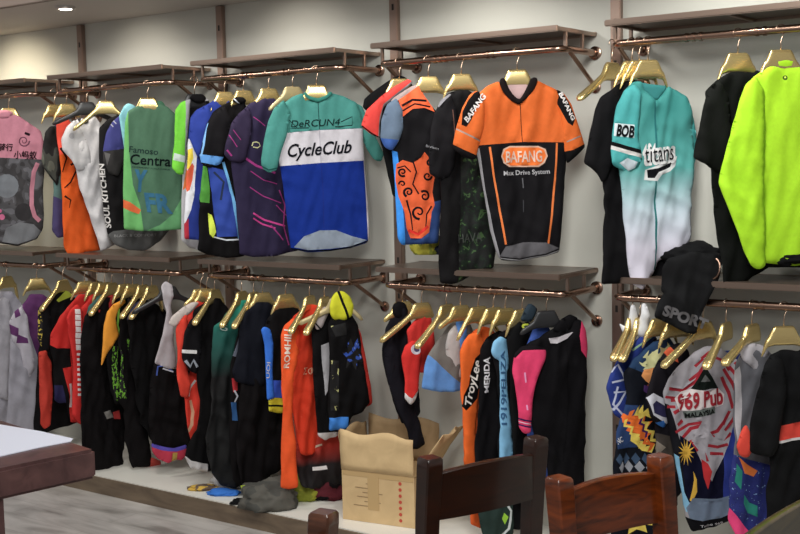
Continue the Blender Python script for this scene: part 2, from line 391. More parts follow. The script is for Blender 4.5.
# ceiling spotlights along the bulkhead
EM = pm('lamp_glow', (1, .95, .85), .5, 0, .5, **{'Emission Color': (1, .93, .82, 1), 'Emission Strength': 9})
for i, x in enumerate((-5.25, -6.45, -4.05, -2.85, -1.65)):
    root = empty('ceiling_spotlight', (x, -.58, 2.6)); vis = i == 0
    tag(root, 'small round ceiling spotlight glowing above the pink jersey' if vis else 'small round ceiling spotlight just above the picture', 'spotlight', 'ceiling spotlights' if not vis else None)
    m = MB(); m.tube([(0, 0, 0), (0, 0, -.012), (0, 0, -.016)], [.055, .055, .045], 24); m.build('trim_ring', pm('lamp_ring', (.55, .52, .5), .35, .5), root)
    m = MB(); m.tube([(0, 0, -.0165), (0, 0, -.019)], [.036, .03], 20); m.build('lens', EM, root)
    l = bpy.data.lights.new('spot', 'SPOT'); l.energy = 21 if i != 1 else 50; l.color = ((1, .93, .82), (1, .88, .66), (1, .94, .85), (1, .97, .9), (1, 1, .93))[i]; l.spot_size = math.radians(110); l.spot_blend = .9; l.shadow_soft_size = .05
    lo = bpy.data.objects.new('spot_light', l); COL.objects.link(lo); lo.parent = root; lo.location = (0, 0, -.03); lo.rotation_euler = (math.radians(42), 0, 0)

# ================================================================== furniture
CH1 = wood_noise('dark_red_brown_wood', (44, 20, 9), (68, 31, 14), .3, (2, 2, 10), .5, .4)
CH2 = wood_noise('orange_brown_wood', (88, 34, 3), (114, 48, 8), .3, (2, 2, 10), .5, .4)
CH3 = wood_noise('olive_brown_wood', (58, 44, 22), (78, 60, 32), .35, (2, 2, 10), .5, .3)
def chair(loc, rz, mat, label, h=.95, w=.36, tall=True):
    """local: back posts at x=0 either side of y; the sitter faces +x"""
    root = empty('dining_chair', (loc[0], loc[1], -.13), rz); h += .13; tag(root, label, 'chair', 'wooden dining chairs')
    for s in (-1, 1):
        m = MB()
        V = []; Fc = []
        prof = [(0, -.03, .036, .04), (.44, 0, .044, .048), (.62, -.004, .050, .05), (.82, -.020, .055, .053), (h-.03, -.036, .060, .056), (h-.006, -.038, .058, .054), (h, -.038, .050, .046)]
        for z, dx, a, b in prof:
            for (px, py) in ((-.5, -.42), (-.42, -.5), (.42, -.5), (.5, -.42), (.5, .42), (.42, .5), (-.42, .5), (-.5, .42)): V.append((dx+px*a, s*w/2+py*b, z))
        for i in range(len(prof)-1):
            for k in range(8): Fc.append((i*8+k, i*8+(k+1) % 8, i*8+8+(k+1) % 8, i*8+8+k))
        Fc.append(tuple(range(7, -1, -1))); Fc.append(tuple(range(len(V)-8, len(V)))); m.add(V, Fc)
        m.build('back_post', mat, root)
        m = MB(); m.box((.40, s*(w/2-.005), .215), (.042, .042, .43), bev=.004); m.build('leg', mat, root)
        m = MB(); m.box((.20, s*(w/2-.004), .20), (.36, .018, .03), bev=.003); m.build('stretcher', mat, root)
    def rail(name, z0, z1, bow, th=.022):
        m = MB(); n = 14; V = []; Fc = []
        for i in range(n+1):
            t = i/n*2-1; y = t*(w/2-.012); b = -bow*(1-t*t); zt = z1+.012*(1-t*t)
            lean = lambda z: -.012-.03*max(0, (z-.55)/.4)
            for (x, z) in ((lean(z0)+b-th/2, z0), (lean(z0)+b+th/2, z0), (lean(zt)+b+th/2, zt-.003), (lean(zt)+b+th/2-.004, zt), (lean(zt)+b-th/2+.004, zt), (lean(zt)+b-th/2, zt-.003)): V.append((x, y, z))
        for i in range(n):
            for k in range(6): Fc.append((i*6+k, i*6+(k+1) % 6, i*6+6+(k+1) % 6, i*6+6+k))
        Fc.append(tuple(range(5, -1, -1))); Fc.append(tuple(range(n*6, n*6+6))); m.add(V, Fc); m.build(name, mat, root)
    rail('top_rail', h-.185, h-.048, .016, .026); rail('lower_rail', .56, .61, .018, .018)
    m = MB(); V = []; m.box((.205, 0, .445), (.43, w+.03, .028), bev=.008); m.build('seat', mat, root)
    for xx in (.40, .02): 
        m = MB(); m.box((xx, 0, .405), (.02, w-.06, .05), bev=.003); m.build('apron', mat, root)
    return root
def chair_from(pl, prr, h, mat, label, flip=False):
    a, b = on_z(*pl, h), on_z(*prr, h); d = b-a; w = math.hypot(d.x, d.y); c = (a+b)/2
    # local +y runs from a to b (facing = +x) or from b to a
    rz = math.atan2(d.y, d.x)-PI/2
    if flip: rz += PI
    off = Vector((math.cos(rz), math.sin(rz), 0))*.038
    return chair((c.x+off.x, c.y+off.y, 0), rz, mat, label, h, w)
chair_from((430, 457), (536, 437), .87, CH1, 'dark red-brown wooden dining chair in front of the cardboard box', True)
chair_from((559, 477), (660, 455), .87, CH2, 'orange-brown wooden dining chair in front of the zigzag patterned jersey')
# neighbours at the bottom edge
a = on_z(313, 513, .87)
chair((a.x-.0, a.y-.155, 0), math.radians(188), pm('x', (1, 1, 1)) and wood_noise('mid_brown_wood', (66, 34, 20), (88, 48, 28), .3, (2, 2, 10), .5, .4), 'mid-brown wooden dining chair of which only one post top shows at the bottom edge', .87, .35)
chair_from((700, 556), (842, 466), .87, CH3, 'olive-brown wooden dining chair cut off by the bottom right corner')

# table on the left
T = .68
P = [on_z(96, 449, T), on_z(0, 469, T), on_z(78, 439, T), on_z(0, 424, T)]
e1 = (P[1]-P[0]).normalized(); e2 = Vector((-e1.y, e1.x, 0)); e2 = e2 if (P[3]-P[0]).dot(e2) > 0 else -e2
TAB = wood_noise('table_wood', (66, 44, 44), (90, 62, 60), .32, (4, 4, 4), .5, .3)
tang = math.atan2(e1.y, e1.x); troot = empty('wooden_table', (P[0].x, P[0].y, -.13), tang); T += .13; tag(troot, 'dark brown wooden table with a thick edge at the left edge', 'table')
sgn = 1 if e2.dot(Vector((-math.sin(tang), math.cos(tang), 0))) > 0 else -1
def tl(p): q = p-P[0]; return (q.dot(e1), q.dot(e2)*sgn)
m = MB(); LW, LD = 1.5, .75
m.box((LW/2, sgn*LD/2, T-.055), (LW, LD, .11), bev=.012); m.build('tabletop', TAB, troot)
for lx in ((P[1]-P[0]).length+.012, LW-.08):
    for ly in (.05, LD-.06):
        m = MB(); m.box((lx, sgn*ly, (T-.11)/2), (.06, .06, T-.11), bev=.005); m.build('leg', TAB, troot)
# white paper on the table
pp = [(-60, 412), (-2, 424), (40, 431), (73, 438.5), (71, 441), (40, 447), (0, 456), (-60, 470)]
T -= .13; V = [on_z(u, v, T+.004) for u, v in pp]; c = sum(V, Vector())/len(V); n = len(V)
VV = [v-c for v in V]+[v-c-Vector((0, 0, .003)) for v in V]
pf = [tuple(range(n)), tuple(range(2*n-1, n-1, -1))]+[((i+1) % n, i, i+n, (i+1) % n+n) for i in range(n)]
po = mesh_obj('paper_sheet', VV, pf, pm('white_paper', alb(205, 208, 222), .5), None, None, False, c)
tag(po, 'large white paper sheet lying on the dark wooden table', 'paper')

# cardboard box on the plinth
CARD = wood_noise('corrugated_cardboard', (188, 160, 118), (200, 172, 128), .75, (3, 3, 3), .3)
CARD_IN = wood_noise('cardboard_inside', (140, 116, 84), (156, 130, 96), .8, (3, 3, 3), .3)
TAPE = pm('brown_packing_tape', alb(180, 150, 104), .16, 0, .7)
zb = -.03
A = on_z(343, 519, zb); B = on_z(415, 529, zb); Cc = on_z(462, 505, zb)
ex = (B-A); ex.z = 0; bw = ex.length; ex.normalize(); ey = Vector((-ex.y, ex.x, 0)); bd = .27; bh = .25
broot = empty('cardboard_box', A+Vector((0, 0, .001)), math.atan2(ex.y, ex.x)); tag(broot, 'open brown cardboard box with tape on the white plinth', 'box')
m = MB(); t = .006
m.box((bw/2, t/2, bh/2), (bw, t, bh)); m.box((bw/2, bd-t/2, bh/2), (bw, t, bh)); m.box((t/2, bd/2, bh/2), (t, bd-2*t, bh)); m.box((bw-t/2, bd/2, bh/2), (t, bd-2*t, bh)); m.box((bw/2, bd/2, t/2), (bw-2*t, bd-2*t, t))
m.build('carton', CARD, broot, False)
def flap(name, hinge0, hinge1, out, up, ln, mat, inset=.01, curl=.0, seed=1):
    """a flap folded about the edge hinge0-hinge1; out/up give its direction"""
    h0, h1 = Vector(hinge0), Vector(hinge1); d = Vector(out).normalized()*math.cos(up)+Vector((0, 0, 1))*math.sin(up)
    ax = (h1-h0).normalized(); nrm = ax.cross(d).normalized(); V = []; n, k = 12, 6
    for j in range(k+1):
        for i in range(n+1):
            a = i/n; b = j/k; q = h0.lerp(h1, a)+ax*(inset*b*(1 if a < .5 else -1))+d*ln*b*(1+.06*math.sin(a*9+seed))
            q = q+nrm*(.012*b*noise.noise(Vector((a*4, b*3, seed)))*2+curl*b*b); V.append(q)
    N = len(V); V2 = [v+nrm*.004 for v in V]; Fc = []
    for j in range(k):
        for i in range(n):
            a = j*(n+1)+i; Fc.append((a, a+1, a+n+2, a+n+1)); Fc.append((a+N, a+n+1+N, a+n+2+N, a+1+N))
    rim = [i for i in range(n+1)]+[(j+1)*(n+1)-1 for j in range(1, k+1)]+[k*(n+1)+i for i in range(n-1, -1, -1)]+[j*(n+1) for j in range(k-1, 0, -1)]
    for i in range(len(rim)): a, b = rim[i], rim[(i+1) % len(rim)]; Fc.append((b, a, a+N, b+N))
    return mesh_obj(name, V+V2, Fc, mat, broot, None, True)
z1 = bh
flap('flap', (0, 0, z1), (bw, 0, z1), (0, -.3, 0), 1.5, .19, CARD, .0, -.012, 2)
flap('flap', (bw, 0, z1), (bw, bd, z1), (1, 0, 0), 1.0, .26, CARD, .01, .01, 3)
flap('flap', (0, bd, z1), (0, 0, z1), (-1, 0, 0), 1.54, .19, CARD_IN, .0, .0, 4)
flap('flap', (bw, bd, z1), (0, bd, z1), (0, 1, 0), 1.5, .21, CARD_IN, .0, 0, 5)
m = MB(); m.box((bw*.44, -.0012, bh*.62), (.06, .002, bh*.72)); m.box((bw*.5, -.0008, bh-.014), (bw*.98, .0016, .026)); m.build('packing_tape', TAPE, broot, False)
m = MB()
for k in range(7):
    cz = .03+k*.03; pts = disc(bw*.81, cz, .0085, n=12); n = len(m.v)
    m.add([(x, -.0018, z) for x, z in pts]+[(x, -.0002, z) for x, z in pts], [tuple(range(12))]+[((i+1) % 12, i, i+12, (i+1) % 12+12) for i in range(12)])
m.build('red_dots', pm('red_print', alb(178, 66, 50), .7), broot, False)
m = MB()
for k in range(6): m.box((bw*.30+(k % 2)*.05, -.0012, .08+k*.022), (.11-.02*(k % 3), .001, .0025))
m.build('printed_lines', pm('faint_brown_print', alb(128, 102, 72), .8), broot, False)
# ================================================================== hangers and garments
GOLD = pm('gold_hanger_plastic', (.74, .57, .25), .27, .8, .6)
GOLDD = pm('dull_gold_hanger', (.55, .45, .24), .4, .5, .5)
HOOKM = pm('hook_wire', (.62, .45, .33), .25, 1)
BLKH = pm('black_hanger_plastic', (.02, .02, .022), .35)
HCACHE = {}
def hanger_mesh(L, drop, dep, mat, front, back):
    k = (L, drop, dep, mat.name, front, back)
    if k in HCACHE: return HCACHE[k]
    V = []; Fc = []; n = 40; m = 12; Lb = L*back if back < 1 else L; L0 = L
    def sec(a):                        # centre height, half height, half depth
        s = abs(a); side = front if a < 0 else 1; L = L0 if a < 0 else Lb
        q = min(1, s/L)
        if s < .034: zc, hh = -.112, .038
        elif s < .068: t = (s-.034)/.034; t = t*t*(3-2*t); zc, hh = -.112-.028*t, .038-.022*t
        else: t = (s-.068)/(L-.068); zc, hh = -.140-drop*(t**.9)*(side if side else 1), .016-.002*t
        d = .011+(dep-.011)*min(1, max(0, (s-.05)/(L*.75)))
        e = max(0, (s-(L-.022))/.022); k2 = math.sqrt(max(.02, 1-e*e)); d *= k2; hh = hh*k2
        return zc, hh, d
    for i in range(n+1):
        a = -L0+(L0+Lb)*i/n; zc, hh, d = sec(a)
        for j in range(m):
            q = 2*PI*j/m; c, s_ = math.cos(q), math.sin(q); ex = .6
            V.append((a, math.copysign(abs(c)**ex, c)*d, zc+math.copysign(abs(s_)**ex, s_)*hh))
    for i in range(n):
        for j in range(m): Fc.append((i*m+j, i*m+(j+1) % m, (i+1)*m+(j+1) % m, (i+1)*m+j))
    Fc.append(tuple(range(m-1, -1, -1))); Fc.append(tuple(n*m+j for j in range(m)))
    me = bpy.data.meshes.new('hanger_body'); me.from_pydata(V, [], Fc); me.materials.append(mat); me.polygons.foreach_set('use_smooth', [True]*len(me.polygons)); me.update()
    hk = MB(); pts = [(0, 0, -.078), (0, 0, -.05)]
    pts += [(.0185*math.cos(t)+.0, 0, .0185*math.sin(t)) for t in np.linspace(-PI/2-.0, PI*1.05, 14)]
    pts = [(0, 0, -.078), (0, 0, -.045), (.004, 0, -.030)]+[(.0195*math.sin(t), 0, -.0195*math.cos(t)+.0) for t in np.linspace(.5, PI*1.55, 14)]
    hk.tube(pts, .0021, 7); hm = bpy.data.meshes.new('hook'); hm.from_pydata([tuple(v) for v in hk.v], [], hk.f); hm.materials.append(HOOKM); hm.polygons.foreach_set('use_smooth', [True]*len(hm.polygons)); hm.update()
    HCACHE[k] = (me, hm); return HCACHE[k]
def hanger(u, row, th, short='x', L=.13, drop=.02, dep=.007, mat=None, front=1, back=1, x=None, y=RY, dz=0, tilt=0, label=None, group='gold hangers on the rails'):
    me, hm = hanger_mesh(L, drop, dep, mat or GOLD, front, back); x = rail_x(u, row) if x is None else x
    r = empty('coat_hanger', (x, y, RAIL[row]+dz), math.radians(th)); r.rotation_euler = (0, tilt, math.radians(th))
    tag(r, label or 'gold plastic hanger holding the '+short, 'hanger', group)
    for nm, d in (('hanger_body', me), ('hook', hm)):
        o = bpy.data.objects.new(nm, d); COL.objects.link(o); o.parent = r
    return r
GN = [0]
def garment(name, label, cat, u, row, th, parts, prints=(), hg=None, short=None, group=None, dx=0, res=.015):
    GN[0] += 1; x = rail_x(u, row)+dx; pl = Plane(x, RY, th); sh = {}
    sheets = []
    for i, p in enumerate(parts):
        o = dict(p[4]) if len(p) > 4 else {}; o.setdefault('seed', GN[0]*3+i)
        if th > 62: o.setdefault('puff', .012)
        rs = o.pop('res', res); sheets.append((p, Sheet(pl, p[1], **o), rs))
    zb = min(s.zb for _, s, _ in sheets); origin = Vector((x, RY, zb))
    single = len(parts) == 1 and not prints
    root = None if single else empty(name, origin)
    for p, s, rs in sheets:
        ob = s.build(name if single else p[0], p[2], p[3] if len(p) > 3 else (), root, origin, rs); sh.setdefault(p[0] if p[0] not in sh else p[0]+'#2', s)
        if single: root = ob
    for q in prints:
        lettering(sh[q[0]], q[1], q[2], q[3], q[4], q[5], root, origin, **(q[6] if len(q) > 6 else {}))
    tag(root, label, cat, group)
    if hg is not None:
        hg = dict(hg); th = hg.pop('th', th); hanger(u, row, th, short or label.split(' with ')[0], x=x, **hg)
    return root
C_ = cloth
BLACK = C_(30, 28, 30); BLACK2 = C_(38, 36, 40); WHITE = C_(196, 192, 190); GREY = C_(120, 120, 124)
def circ(u, v, r): return disc(u, v, r)
def zigs(u0, v0, u1, v1, amp, n, w):
    """a zigzag stripe"""
    P = []; dx, dy = u1-u0, v1-v0; L = math.hypot(dx, dy); nx, ny = -dy/L, dx/L
    for i in range(n+1):
        t = i/n; a = amp if i % 2 else -amp; P.append((u0+dx*t+nx*a, v0+dy*t+ny*a))
    return [(x-nx*w/2, y-ny*w/2) for x, y in P]+[(x+nx*w/2, y+ny*w/2) for x, y in P[::-1]]
def spiral(u, v, r, turns, w, a0=0, k=18):
    return rib([(u+r*(1-i/(k+4))*math.cos(a0+turns*2*PI*i/k), v+r*(1-i/(k+4))*math.sin(a0+turns*2*PI*i/k)) for i in range(k+1)], w, w*.5)
SL = dict(off=.022, puff=.024, fold=.005, R=.05)      # a sleeve, nearer the viewer than the body
SB = dict(off=-.02, puff=.02, fold=.005, R=.05)
HSL = dict(L=.088, drop=.05, dep=.006)
# ================================================================== upper row, left to right
PINK = C_(188, 124, 140)
CAMO = patterned('dark_grey_camouflage', [(0, (52, 50, 52)), (.46, (70, 69, 72)), (.56, (92, 91, 96))], 16, detail=1)
garment('cycling_jersey', 'pink cycling jersey with grey camouflage lower half, leftmost on the upper rail', 'jersey', 8, 'U', 48, [
    ('body', [(-30, 124), (-6, 113), (0, 116), (8, 116), (14, 112), (26, 121), (41, 131), (46, 150), (45, 165), (43, 190), (44, 215), (43, 229), (37, 239), (18, 246), (3, 244), (-20, 240), (-28, 200)], CAMO,
     [(PINK, [(-34, 100), (50, 100), (50, 160), (-34, 156)]), (C_(112, 116, 122), circ(7, 186, 12)), (C_(50, 48, 50), circ(24, 212, 9)),
      (C_(108, 110, 114), [(2, 242), (6, 228), (20, 222), (34, 224), (42, 232), (36, 238), (18, 244)]), (PINK, rib([(38, 163), (34, 172), (32, 188), (32, 205), (35, 216), (40, 221)], 4.2)),
      (C_(190, 100, 135), circ(2, 217, 3)), (C_(190, 100, 135), circ(0, 211, 2)), (C_(40, 38, 40), rib([(2, 243), (18, 245.5), (36, 240), (44, 230)], 1.6)),
      (C_(90, 50, 68), spiral(24, 141, 6, 1.6, 1.4)), (C_(50, 30, 40), rib([(25, 133), (30, 135)], 2.5))], dict(fold=.005)),
    ('collar', [(-4, 114), (0, 110), (8, 110), (14, 113), (8, 118), (0, 118)], PINK, (), dict(off=.012, puff=.006, fold=.001, R=.01))],
    [('body', '小蚂蚁', (14, 158), (37, 158.5), 6, C_(40, 25, 32), dict(bold=.02)), ('body', '骑行', (-1, 150), (13, 150.5), 5.5, C_(40, 25, 32), dict(bold=.02))],
    HSL, 'pink jersey')
PATT = patterned('dark_diagonal_print', [(0, (40, 38, 38)), (.5, (60, 62, 56)), (.62, (88, 90, 80))], 16, (1, 1, .35), detail=1, rot=.7)
garment('cycling_jersey', 'dark jersey with slanting grey print sleeve beside the pink jersey', 'jersey', 54, 'U', 72, [
    ('body', [(50, 130), (58, 122), (68, 124), (70, 180), (68, 236), (57, 238), (52, 230), (53, 190), (52, 150)], C_(66, 58, 98),
     [(C_(84, 112, 108), [(45, 150), (60, 150), (66, 180), (62, 200), (50, 195)])], dict(off=-.012)),
    ('sleeve', [(45, 132), (50, 126), (56, 126), (61, 145), (61, 168), (57, 186), (52, 179), (45, 170), (41, 160), (43, 146)], PATT, (), SL)],
    (), HSL, 'dark jersey with slanting grey print')
OR1 = C_(214, 86, 26)
garment('cycling_jersey', 'orange-red jersey with black script marks left of the white jersey', 'jersey', 66, 'U', 68, [
    ('body', [(56, 123), (61, 117), (68, 119), (76, 130), (90, 160), (100, 200), (100, 250), (84, 252), (76, 257), (68, 254), (64, 246), (63, 215), (61, 170), (58, 145)], OR1,
     [(C_(226, 78, 60), [(50, 110), (72, 110), (70, 150), (50, 160)]), (BLACK, rib([(66, 152), (72, 160), (76, 170), (70, 182), (64, 188)], 3, 1)), (BLACK, rib([(60, 148), (66, 158), (62, 172)], 2.5, 1)),
      (BLACK, rib([(64, 196), (70, 200), (69, 208)], 2, .5)), (C_(60, 26, 20), rib([(70, 165), (78, 160), (80, 150)], 2))])], (), HSL, 'orange-red jersey')
garment('cycling_jersey', 'white short-sleeved jersey beside the black jersey lettered down its side', 'jersey', 86, 'U', 62, [
    ('body', [(66, 132), (72, 122), (80, 118), (88, 121), (95, 116), (100, 124), (105, 150), (106, 200), (109, 230), (116, 244), (100, 251), (96, 236), (88, 212), (80, 190), (76, 168)], C_(192, 190, 192), (), dict(fold=.009)),
    ('sleeve', [(62, 150), (61, 139), (66, 127), (74, 120), (84, 134), (90, 152), (91, 164), (84, 170), (77, 171), (71, 160)], C_(186, 184, 186), [(C_(160, 158, 162), circ(71, 136, 3))], SL),
    ('collar', [(77, 119), (80, 123), (84, 125), (89, 122), (88, 119), (84, 121), (80, 117)], C_(60, 58, 62), (), dict(off=.016, puff=.005, fold=0, R=.01))],
    (), dict(L=.2, drop=.06, dep=.02, mat=BLKH, front=1), 'white short-sleeved jersey', group=None)
garment('cycling_jersey', 'black jersey with navy sleeve and white words down its side', 'jersey', 105, 'U', 55, [
    ('body', [(99, 128), (108, 119), (121, 113), (130, 125), (150, 150), (168, 200), (170, 229), (160, 241), (145, 251), (128, 250), (115, 245), (108, 236), (104, 215), (101, 185), (99, 160)], C_(44, 42, 44),
     [(C_(86, 86, 86), [(106, 236), (113, 231), (130, 229), (170, 228), (160, 243), (145, 253), (128, 252), (114, 247)])], dict(fold=.004)),
    ('sleeve', [(103, 150), (106, 133), (112, 122), (120, 115), (126, 125), (127, 146), (124, 162), (118, 176), (109, 174), (103, 162)], C_(52, 54, 112), [(C_(52, 50, 50), [(98, 152), (130, 148), (130, 180), (98, 180)]), (C_(88, 86, 86), [(104, 152), (110, 154), (107, 166)]), (C_(150, 150, 160), rib([(108, 121), (113, 127)], 1)), (C_(150, 150, 160), rib([(111, 118.5), (116, 124)], 1))], dict(off=.018, puff=.02, fold=.005, R=.05))],
    [('body', 'SOUL KITCHEN', (111, 228), (103.5, 164), 5.5, WHITE, dict(bold=.03, shear=0, upv=(-5.5, -.3))), ('body', 'BLACK & COMFORT', (114, 237), (156, 236), 2.6, C_(150, 150, 150))],
    dict(L=.19, drop=.10, dep=.016, front=1), 'black jersey with white words down its side')
garment('cycling_jersey', 'plain pale cyan jersey whose collar peeks out behind the green jersey', 'jersey', 128, 'U', 50, [
    ('body', [(119, 116), (124, 106), (128, 103), (135, 106), (145, 120), (160, 150), (160, 220), (132, 220), (126, 160)], C_(130, 190, 200), (), dict(puff=.008, fold=.003))], (), None)
GRN = C_(74, 110, 86)
garment('cycling_jersey', 'green jersey seen from the back with black and blue lettering', 'jersey', 147, 'U', 48, [
    ('body', [(125, 122), (128, 111), (137, 106), (148, 107), (160, 104), (168, 107), (174, 113), (181, 119), (183, 130), (182, 165), (183, 200), (183, 229), (160, 231), (140, 231), (124, 229), (123, 190), (124, 150)], GRN,
     [(C_(104, 172, 100), [(118, 100), (128, 105), (129, 150), (133, 185), (140, 205), (144, 233), (118, 233)]), (C_(212, 100, 56), [(122, 199), (130, 202), (141, 210), (139, 214), (130, 211), (122, 207)]),
      (C_(96, 156, 104), [(160, 225), (172, 215), (186, 190), (186, 234), (144, 234), (148, 230)])], dict(fold=.0045)),
    ('collar', [(137, 107), (140, 102), (150, 101), (162, 101), (166, 106), (158, 108), (148, 109)], C_(66, 110, 84), (), dict(off=-.0, puff=.010, fold=.001, R=.015))],
    [('body', 'Famoso', (129, 152), (158, 155), 6, C_(34, 52, 50), dict(bold=.01)), ('body', 'Central', (130, 164), (173, 166.5), 10, C_(28, 42, 42), dict(bold=.015)),
     ('body', 'INDEPENDENT KUALA LUMPUR', (132, 167.5), (170, 170.5), 1.6, C_(34, 52, 50)), ('body', 'FR', (147, 211), (173, 213), 18, C_(52, 104, 134), dict(bold=.04, upv=(-3, -18))),
     ('body', 'Y', (133, 190), (146, 191), 20, C_(52, 104, 134), dict(bold=.05))],
    HSL, 'green back-turned jersey')
garment('cycling_jersey', 'white and black jersey with lime green sleeve right of the green jersey', 'jersey', 194, 'U', 62, [
    ('body', [(184, 106), (191, 98), (200, 96), (208, 100), (212, 130), (210, 180), (206, 236), (200, 250), (190, 248), (181, 240), (183, 180), (185, 140)], C_(180, 178, 182),
     [(C_(226, 120, 60), [(183, 190), (186, 168), (194, 158), (194, 182)]), (C_(140, 142, 146), rib([(186, 112), (186, 160)], 3)), (BLACK, [(187, 110), (191, 104), (212, 100), (212, 165), (195, 160), (187, 158)])], dict(off=-.012)),
    ('sleeve', [(175, 110), (181, 102), (190, 99), (189, 115), (187, 140), (186, 160), (183, 175), (177, 174), (172, 168), (174, 145)], C_(112, 200, 60), [(C_(190, 205, 196), [(174, 153), (188, 157), (186, 163), (173, 160)]), (C_(150, 150, 156), [(185, 98), (192, 98), (189, 160), (184, 176)])], SL),
    ('collar', [(189, 98), (193, 94), (203, 94), (207, 99), (202, 103), (195, 102)], BLACK, (), dict(off=.03, puff=.008, fold=.001, R=.015))], (), dict(L=.088, drop=.05, dep=.006, mat=BLKH), 'white jersey with lime green sleeve', group=None)
BLU = C_(32, 50, 130)
garment('cycling_jersey', 'royal blue jersey with white, yellow and red flashes down the front edge', 'jersey', 224, 'U', 64, [
    ('body', [(190, 118), (196, 110), (208, 104), (217, 98), (225, 96), (230, 104), (236, 150), (240, 200), (240, 236), (222, 240), (200, 240), (184, 239), (184, 215), (186, 190), (188, 150)], BLU,
     [(C_(214, 214, 220), [(186, 138), (194, 140), (199, 150), (196, 156), (195, 190), (190, 210), (184, 225), (183, 170)]), (C_(232, 200, 70), [(187, 150), (192, 148), (193, 158), (189, 170), (186, 168)]),
      (C_(214, 90, 60), [(186, 172), (192, 163), (194, 166), (193, 180), (189, 190), (186, 192)]), (C_(176, 44, 60), [(182, 226), (188, 218), (189, 241), (182, 241)]), (C_(232, 232, 238), rib([(189, 145), (194, 143), (197, 151)], 2))]),
    ('sleeve', [(190, 120), (196, 111), (207, 105), (212, 116), (209, 135), (203, 152), (197, 158), (193, 150), (189, 138)], C_(36, 56, 140), (), SL)], (), HSL, 'royal blue jersey')
garment('cycling_jersey', 'black jersey with light blue piping and a green and yellow side', 'jersey', 243, 'U', 66, [
    ('body', [(206, 124), (212, 112), (224, 104), (236, 99), (244, 100), (252, 140), (252, 200), (250, 245), (244, 256), (226, 258), (208, 255), (197, 250), (199, 235), (200, 190), (203, 155)], BLACK,
     [(C_(42, 66, 150), [(207, 166), (222, 170), (230, 190), (237, 215), (238, 236), (217, 237), (212, 200)]), (C_(112, 176, 226), rib([(222, 162), (226, 178), (231, 196), (234, 216), (238, 240)], 2.6)),
      (C_(74, 142, 54), [(197, 166), (206, 166), (209, 186), (209, 203), (200, 202)]), (C_(204, 222, 78), [(208, 213), (212, 215), (216, 232), (213, 238), (209, 234)]),
      (C_(200, 205, 212), rib([(214, 237), (226, 240), (240, 239)], 1.4)), (C_(40, 50, 74), rib([(213, 172), (222, 182), (220, 200)], 2))]),
    ('sleeve', [(203, 140), (207, 124), (213, 113), (224, 106), (231, 120), (228, 140), (220, 164), (210, 168), (202, 164), (200, 155)], BLACK2, [(C_(92, 150, 216), [(199, 154), (206, 155), (222, 157), (219, 166), (199, 162)]), (C_(120, 170, 220), rib([(208, 118), (205, 130), (203, 145), (201, 156)], 1.6))], SL),
    ('collar', [(232, 101), (235, 97), (243, 97), (247, 101), (241, 104)], BLACK, [(C_(180, 185, 195), rib([(233, 98), (239, 104)], 1.3))], dict(off=.02, puff=.008, fold=0, R=.012))],
    (), dict(L=.088, drop=.05, dep=.006), 'black jersey with light blue piping')
NP = C_(42, 36, 60); MAG = C_(150, 48, 116)
garment('cycling_jersey', 'dark navy-purple jersey with thin magenta streaks', 'jersey', 268, 'U', 62, [
    ('body', [(233, 130), (239, 114), (250, 103), (260, 100), (270, 96), (278, 102), (288, 130), (294, 170), (298, 210), (298, 250), (275, 256), (252, 257), (239, 254), (237, 230), (235, 195), (231, 165)], NP,
     [(MAG, rib([(245, 158), (256, 166), (274, 173)], 2.2)), (MAG, rib([(250, 171), (262, 180), (276, 184)], 1)), (MAG, rib([(249, 187), (262, 196), (280, 203)], 1)), (C_(190, 60, 130), rib([(252, 213), (264, 220), (284, 226)], 1.8)),
      (C_(190, 60, 130), rib([(252, 218), (262, 224), (274, 228)], 1.5)), (MAG, rib([(252, 117), (264, 126)], .8)), (MAG, rib([(270, 225), (282, 240)], 1.2)), (MAG, rib([(275, 205), (286, 216)], 1)), (MAG, rib([(278, 190), (284, 205), (282, 225), (288, 245)], 1.3)),
      (C_(190, 190, 140), rib([(251, 146), (252, 142.5), (255, 142), (258, 143), (259, 146), (256, 148), (252, 147)], 1))], dict(fold=.0045)),
    ('sleeve', [(225, 144), (231, 124), (240, 112), (248, 107), (252, 120), (250, 140), (246, 160), (240, 163), (230, 161), (224, 155)], C_(46, 38, 60), [(MAG, rib([(228, 135), (236, 147)], .9)), (MAG, rib([(226, 150), (231, 156)], 1.5)), (MAG, rib([(232, 130), (240, 140)], .7))], SL)],
    (), dict(L=.088, drop=.05, dep=.006), 'dark navy-purple jersey')
hanger(292, 'U', 62, '', label='dull gold hanger between the navy-purple jersey and the teal jersey', mat=GOLDD, L=.13, drop=.05, dep=.01)
TEAL = C_(62, 128, 120); WH2 = C_(188, 184, 190)
